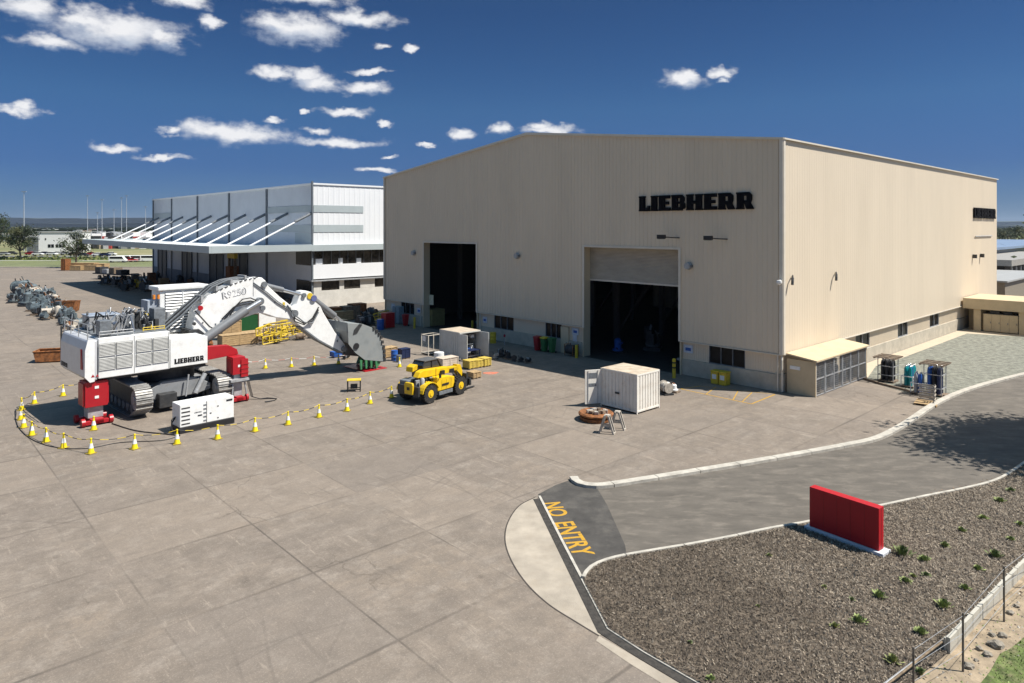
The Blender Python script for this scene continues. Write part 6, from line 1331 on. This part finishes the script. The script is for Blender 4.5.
for k in range(2600):
    Z = rr_.choice((650, 800, 1000, 1500, 2300))*rr_.uniform(.92, 1.08); x = rr_.uniform(-.86, -.5)*Z; h = rr_.uniform(1.5, 5)*(Z/900)**.7; w = h*rr_.uniform(.8, 2.6); m.m = rr_.choice((0, 0, 0, 1, 1, 2, 3, 4)); m.cbox(x, Z, h/2, w, h, h, rr_.uniform(0, 1))
for k in range(420):
    Z = rr_.choice((400, 440, 500, 580))*rr_.uniform(.96, 1.04); x = rr_.uniform(-.655, -.525)*Z; h = rr_.uniform(1.5, 9.5)*(.5 if k % 2 else 1); w = rr_.uniform(1.5, 6); m.m = rr_.choice((0,)*9+(1,)*4+(2,)*4+(3, 4, 4)); m.cbox(x, Z, h/2, w, h, h, rr_.uniform(0, 1)); 
tag(m.build('far_industrial_sprawl', [WHITE, LGREY, DARK, mat('sprawl_red', (.45, .06, .05), .6), mat('sprawl_tan', (.38, .30, .22), .7)]), kind='stuff')
# verge hedge
m = MB()
for k in range(9000):
    x = rr_.uniform(-330, -60); y = 258+rr_.gauss(0, 3.0); z = abs(rr_.gauss(0, .35)); a = rr_.uniform(0, PI); l = rr_.uniform(.3, .8); m.m = rr_.choice((0, 1, 2)); m.add([(x-math.cos(a)*l, y-math.sin(a)*l, z), (x, y, z+l*.8), (x+math.cos(a)*l, y+math.sin(a)*l, z), (x, y, z-.1)], [(0,1,2,3)])
tag(m.build('verge_scrub', [mat('scrub_green', (.15, .21, .05), .8, 0, .3, .5), LEAF[0], mat('scrub_yellow', (.26, .26, .10), .8)]), kind='stuff')

# ================================================================== LEFT BACKGROUND
def hill(name, Z, x0, x1, fn_, depth, m_):
    m = MB(); n = 90; rows = []
    for j, (f, dz) in enumerate(((0, 0), (.5, .35), (.8, .6), (1.0, .45), (1.0, 0))):
        rows.append([(x0+(x1-x0)*i/n, Z+dz*depth*(1 if j < 4 else 2.5), fn_(x0+(x1-x0)*i/n)*f) for i in range(n+1)])
    vs = [v for r in rows for v in r]; fs = [(j*(n+1)+i, j*(n+1)+i+1, (j+1)*(n+1)+i+1, (j+1)*(n+1)+i) for j in range(4) for i in range(n)]
    m.add(vs, fs); o = m.build(name, m_, smooth=True); tag(o, kind='structure'); return o
hill('hills', 7500, -9000, 9000, lambda x: 112 + 9*math.sin(x/700) + 6*math.sin(x/230+1) + 4*math.sin(x/90) + (12 if x < -4600 else 0) - max(0, x+1500)*.006, 1400, HILLM)
hill('hills', 5600, -8000, 8000, lambda x: 38 + 9*math.sin(x/500+2) + 6*math.sin(x/170), 700, mat('hill_low', (.07, .085, .05), .95, 0, .3, .004))
WB = mat('building_white', (.78, .78, .77), .6, 0, .03, .1)
bg1 = thing('white_office', Vector((-226, 318, 0)), .3, 'white flat roofed industrial building with dark roller door beyond the fence', 'building')
m = MB(); m.box(0, 20, 0, 24, 0, 9.6); w = m.build('wall', WB, bg1); m = MB(); m.box(-.3, 20.3, -.3, 24.3, 9.6, 10.0); m.build('roof', ROOFG, bg1)
m = MB(); m.box(.3, 4.8, -.12, -.02, .1, 7.6); m.build('roller_door', GREY, bg1)
for k in range(5):
    m = MB(); m.box(8.6+k*1.35+(.5 if k > 1 else 0), 9.7+k*1.35+(.5 if k > 1 else 0), -.08, -.02, 2.6, 4.1); m.build('window', GLASS, bg1)
m = MB(); m.box(7.4, 7.9, -.1, -.02, 6.2, 7.0); m.build('emblem', BLACK, bg1); m = MB(); m.box(20.4, 22, 0, 3, 0, 11); m.build('stair_tower', LGREY, bg1)
# perimeter fence at the yard edge
fe = thing('perimeter_fence', Vector((-200, 205.4, 0)), 0, 'pale galvanised post and rail fence along the far yard edge', 'fence')
for k in range(14): x = -60+k*7.5; m = MB(); m.cyl((x, 0, 0), (x, 0, 2.1), .07, n=8); m.build('post', LGREY, fe)
for z, r in ((2.05, .06), (.5, .035), (1.2, .02), (1.6, .02), (.85, .02)): m = MB(); m.tube([(-60, 0, z), (100, 0, z)], r, 5); m.build('rail', LGREY if z < 2 else WHITE, fe)
k_ = ribbon([(-400, 204.6), (-60, 204.9)], .5, 0, .25); tag(k_.build('kerb', KERB), kind='structure')
for i, (px, w, h) in enumerate(((78, 3, 1.3), (85, 6.5, 2.0), (93, 3.5, 1.5), (100, 4, 1.8), (66, 1.2, 3.2))):
    crate(px, 270.5-(.5*i % 1), w, 2.5, h, ['short pine crate at the left of the far row', 'long pine crate in the far row', 'low pine crate in the far row', 'tall pine crate right of the far row', 'narrow upright orange timber post stack by the fence'][i], WOOD if i < 4 else RUST, rz=0, group='pine crates along the far fence')
def mast(px, H, Z, label):
    o = thing('light_mast', Vector(((px-512)/FOC*Z, Z, 0)), 0, label, 'light mast', 'tall apron light masts'); m = MB(); m.cyl((0, 0, 0), (0, 0, H), .30, .13, 8); m.build('pole', mat('mast_pale', (.42, .45, .48), .5), o); m = MB(); m.box(-1.2, 1.2, -.25, .25, H, H+.3); m.build('lamp_bar', LGREY, o)
for i, (px, ty, lb) in enumerate(((24, 192, 'tallest light mast above the broad tree'), (87.5, 196, 'thin light mast left of the far pair'), (97.5, 213, 'short light mast beside the thin one'), (102, 200, 'light mast just right of the short one'), (121.5, 198, 'light mast left one of the close pair'), (126.5, 196, 'light mast right one of the close pair'), (145.5, 207, 'light mast nearest the white warehouse'), (114, 210, 'faint cross armed mast behind the close pair'))):
    Z = 346 if i == 0 else 520; mast(px, 12 + (HOR-ty)/FOC*Z, Z, lb)
# distant airport and estate buildings
for i in range(120):
    r2 = random.Random(500+i); Z = r2.choice((430, 460, 520, 600, 700, 900, 1200, 1700)); px = r2.uniform(-120, 158) if i < 78 else r2.uniform(64, 156); 
    if Z < 600 and px < 66: Z = 1100
    w = r2.uniform(8, 26)*(Z/700)**.5; h = r2.uniform(3.5, 8)*(Z/700)**.25; o = thing('distant_building', Vector(((px-512)/FOC*Z, Z, 0)), r2.uniform(-.2, .5), f'small pale far-off building {"behind the light masts" if px > 66 else "beyond the broad tree" if px > 0 else "past the left edge of the photo"}, about {int(Z/10)*10} metres away', 'building', 'distant buildings on the plain')
    mm = r2.choice((WB, WB, WB, LGREY, ROOFG, mat('bg_red', (.45, .05, .04), .6), SKYBL, mat('bg_tan', (.4, .33, .25), .7))) if px > 60 else r2.choice((WB, LGREY, ROOFG, WB))
    m = MB(); m.box(-w/2, w/2, 0, w*.6, 0, h); m.build('wall', mm, o); m = MB(); m.box(-w/2-.4, w/2+.4, -.4, w*.6+.4, h, h+.5); m.build('roof', r2.choice((WB, ROOFG)), o)
    m = MB(); 
    for k in range(3): m.box(-w*.4+k*w*.3, -w*.4+k*w*.3+w*.16, -.06, -.01, h*.25, h*.6)
    m.build('window_row', GLASS, o)
# cars and vans
def car(loc, rz, paint, label, van=False, group='cars parked beyond the fence'):
    o = thing('parked_van' if van else 'parked_car', loc, rz, label, 'van' if van else 'car', group); L2, W2 = (2.7, 1.0) if van else (2.2, .9)
    if van: prof = [(-L2, .4), (L2, .4), (L2, 1.0), (L2-.5, 1.25), (L2-1.1, 2.2), (-L2, 2.25)]
    else: prof = [(-L2, .35), (L2, .35), (L2, .75), (L2-.9, .95), (-L2+.5, 1.0), (-L2, .9)]
    m = MB(); m.prism(prof, -W2, W2, 'y'); b = m.build('body', paint, o, bevel=.08)
    m = MB()
    if van: m.prism([(L2-1.2, 1.3), (L2-.62, 1.3), (L2-1.15, 2.05), (-L2+.4, 2.05), (-L2+.4, 1.35)], -W2-.015, W2+.015, 'y')
    else: m.prism([(L2-1.0, .96), (L2-1.6, 1.42), (-L2+1.2, 1.45), (-L2+.55, 1.0)], -W2+.12, W2-.12, 'y')
    m.build('window', GLASS, o)
    if not van: m = MB(); m.prism([(L2-1.62, 1.425), (L2-1.65, 1.48), (-L2+1.25, 1.5), (-L2+1.2, 1.455)], -W2+.13, W2-.13, 'y'); m.build('roof', paint, o)
    for sx in (-L2+.8, L2-.85):
        for sy in (-1, 1): m = MB(); m.cyl((sx, sy*(W2-.2), .34), (sx, sy*(W2+.02), .34), .34, n=12); m.build('wheel', RUBBER, o)
    return o
PC = [WHITE, LGREY, DARK, RED, WHITE, NAVY, WHITE]
c0 = car(G(118, 262.5), .2, WHITE, 'white van, leftmost of the vans beyond the crates', True)
for i, (px, py) in enumerate(((125, 261.8), (131, 262), (137, 261.6), (143, 261.2), (149, 261.5), (153, 260.5))):
    car(G(px, py), .3+.1*(i % 2), PC[(i*3) % 7] if i % 2 else WHITE, f'parked vehicle beyond the crates under the canopy edge, {ORD[i]} from the white van', i % 2 == 0)
for i, (px, py) in enumerate(((-4, 255), (4, 255.2), (12, 254.6), (31, 255), (38, 255.4), (45, 255), (52, 255.3), (59, 254.8), (66, 255.1), (83, 256), (91, 255.5), (98, 256), (105, 256.3), (111, 255.5))):
    car(G(px, py), .1*(i % 3), PC[i % 7], f'small distant car on the road beyond the verge, {ORD[i]} from the left', False, 'cars on the far road')
# trailer, forklifts and loads under the canopy
tl = thing('flatbed_trailer', B0 - VX*8 + UX*83, YR+PI/2+.3, 'dark flatbed trailer with wheels near the canopy far end', 'trailer')
m = MB(); m.box(-6, 6, -1.25, 1.25, 1.2, 1.45); m.build('deck', DARK, tl)
for x in (-4.5, -3.3, -2.1, 3.5):
    for sy in (-1, 1): m = MB(); m.cyl((x, sy*.8, .5), (x, sy*1.2, .5), .5, n=16); w = m.build('wheel', RUBBER, tl); m = MB(); m.cyl((x, sy*1.2, .5), (x, sy*1.22, .5), .22, n=12); m.build('rim', LGREY, w)
for k in range(4): pb('load_bundle', [DARK, OLDWOOD, LGREY, DARK][k], -5+k*2.8, -3+k*2.8, -1, 1, 1.46, 2.4+.4*(k % 2), par=tl)
def forklift(x, y, label, rz=0):
    o = thing('forklift', B0 - VX*x + UX*y, YR+rz, label, 'forklift', 'forklifts under the canopy'); m = MB(); m.prism([(-1.3, .3), (1.0, .3), (1.0, .8), (.2, .9), (-.3, 1.3), (-1.3, 1.3)], -.6, .6, 'y'); m.build('body', YELLOW, o, bevel=.05)
    m = MB()
    for sx in (-1.0, .5):
        for sy in (-.5, .5): m.tube([(sx, sy, 1.0), (sx*.8, sy, 2.2)], .05, 6)
    m.box(-.9, .5, -.55, .55, 2.2, 2.27); m.build('overhead_guard', DARK, o)
    for sy in (-.35, .35): m = MB(); m.box(1.05, 1.2, sy-.06, sy+.06, .1, 2.6); m.build('mast_rail', DARK, o); m = MB(); m.box(1.2, 2.3, sy-.07, sy+.07, .15, .22); m.build('fork', DARK, o)
    for sx in (-.9, .7):
        for sy in (-1, 1): m = MB(); m.cyl((sx, sy*.45, .33), (sx, sy*.66, .33), .33, n=14); m.build('wheel', RUBBER, o)
forklift(8, 62, 'yellow forklift farther along under the canopy'); forklift(9.5, 54, 'yellow forklift nearer under the canopy', 1.0)
r3 = random.Random(9)
for i in range(30):
    y = 4+i*2.45+r3.uniform(-.5, .5); x = r3.uniform(1.6, 6.5) if i > 8 else r3.uniform(1.6, 3.5)
    P = B0 - VX*x + UX*y; w, h = r3.uniform(1.1, 2.2), r3.uniform(.8, 2.2)
    if i % 3 == 0: mech(0, 0, r3.uniform(1.3, 2.0), f'dark machine part along the dock wall, {ORD[i]} place from the near corner', [DARK, RUST, GREY], 300+i, group='machine parts under the canopy', loc=P)
    else:
        o = crate(300, 300, w, 1.3, h, f'wooden crate in the shade along the dock wall, {ORD[i]} place from the near corner', r3.choice((OLDWOOD, WOOD, RUST, OLDWOOD)), group='crates stored under the canopy'); o.location = P
for i in range(8):
    P = B0 - VX*r3.uniform(10, 14) + UX*(46+i*3.6); mech(0, 0, r3.uniform(1.3, 2.1), f'dark machine part near the outer canopy edge, {ORD[i]} from the right', [DARK, GREY, WHITE if i % 3 == 0 else RUST], 340+i, group='machine parts at the canopy edge', loc=P)
o = thing('yellow_hoist', B0 - VX*2.0 + UX*26.5, YR, 'yellow topped brown hoist frame in front of the near dock door', 'hoist'); m = MB()
for sy in (-1.3, 1.3): m.box(-.2, .2, sy-.15, sy+.15, 0, 7.2)
m.build('post', OLDWOOD, o); m = MB(); m.box(-.3, .3, -1.6, 1.6, 6.6, 7.6); m.build('beam', HYEL, o); pb('load', RUST, -.8, .8, -1, 1, 2.6, 5.2, par=o)

# ================================================================== AIR
hz = MB(); hz.box(-9500, 9500, -320, 14500, -1.5, 190); hm = bpy.data.materials.new('haze'); hm.use_nodes = True; N = hm.node_tree.nodes; N.clear()
vo = N.new('ShaderNodeVolumePrincipled'); vo.inputs['Color'].default_value = (.62, .76, .95, 1); vo.inputs['Density'].default_value = 4.5e-5; vo.inputs['Anisotropy'].default_value = .2
mo = N.new('ShaderNodeOutputMaterial'); hm.node_tree.links.new(vo.outputs[0], mo.inputs['Volume'])
hm.use_fake_user = True
tag(hz.build('haze', hm), kind='stuff')
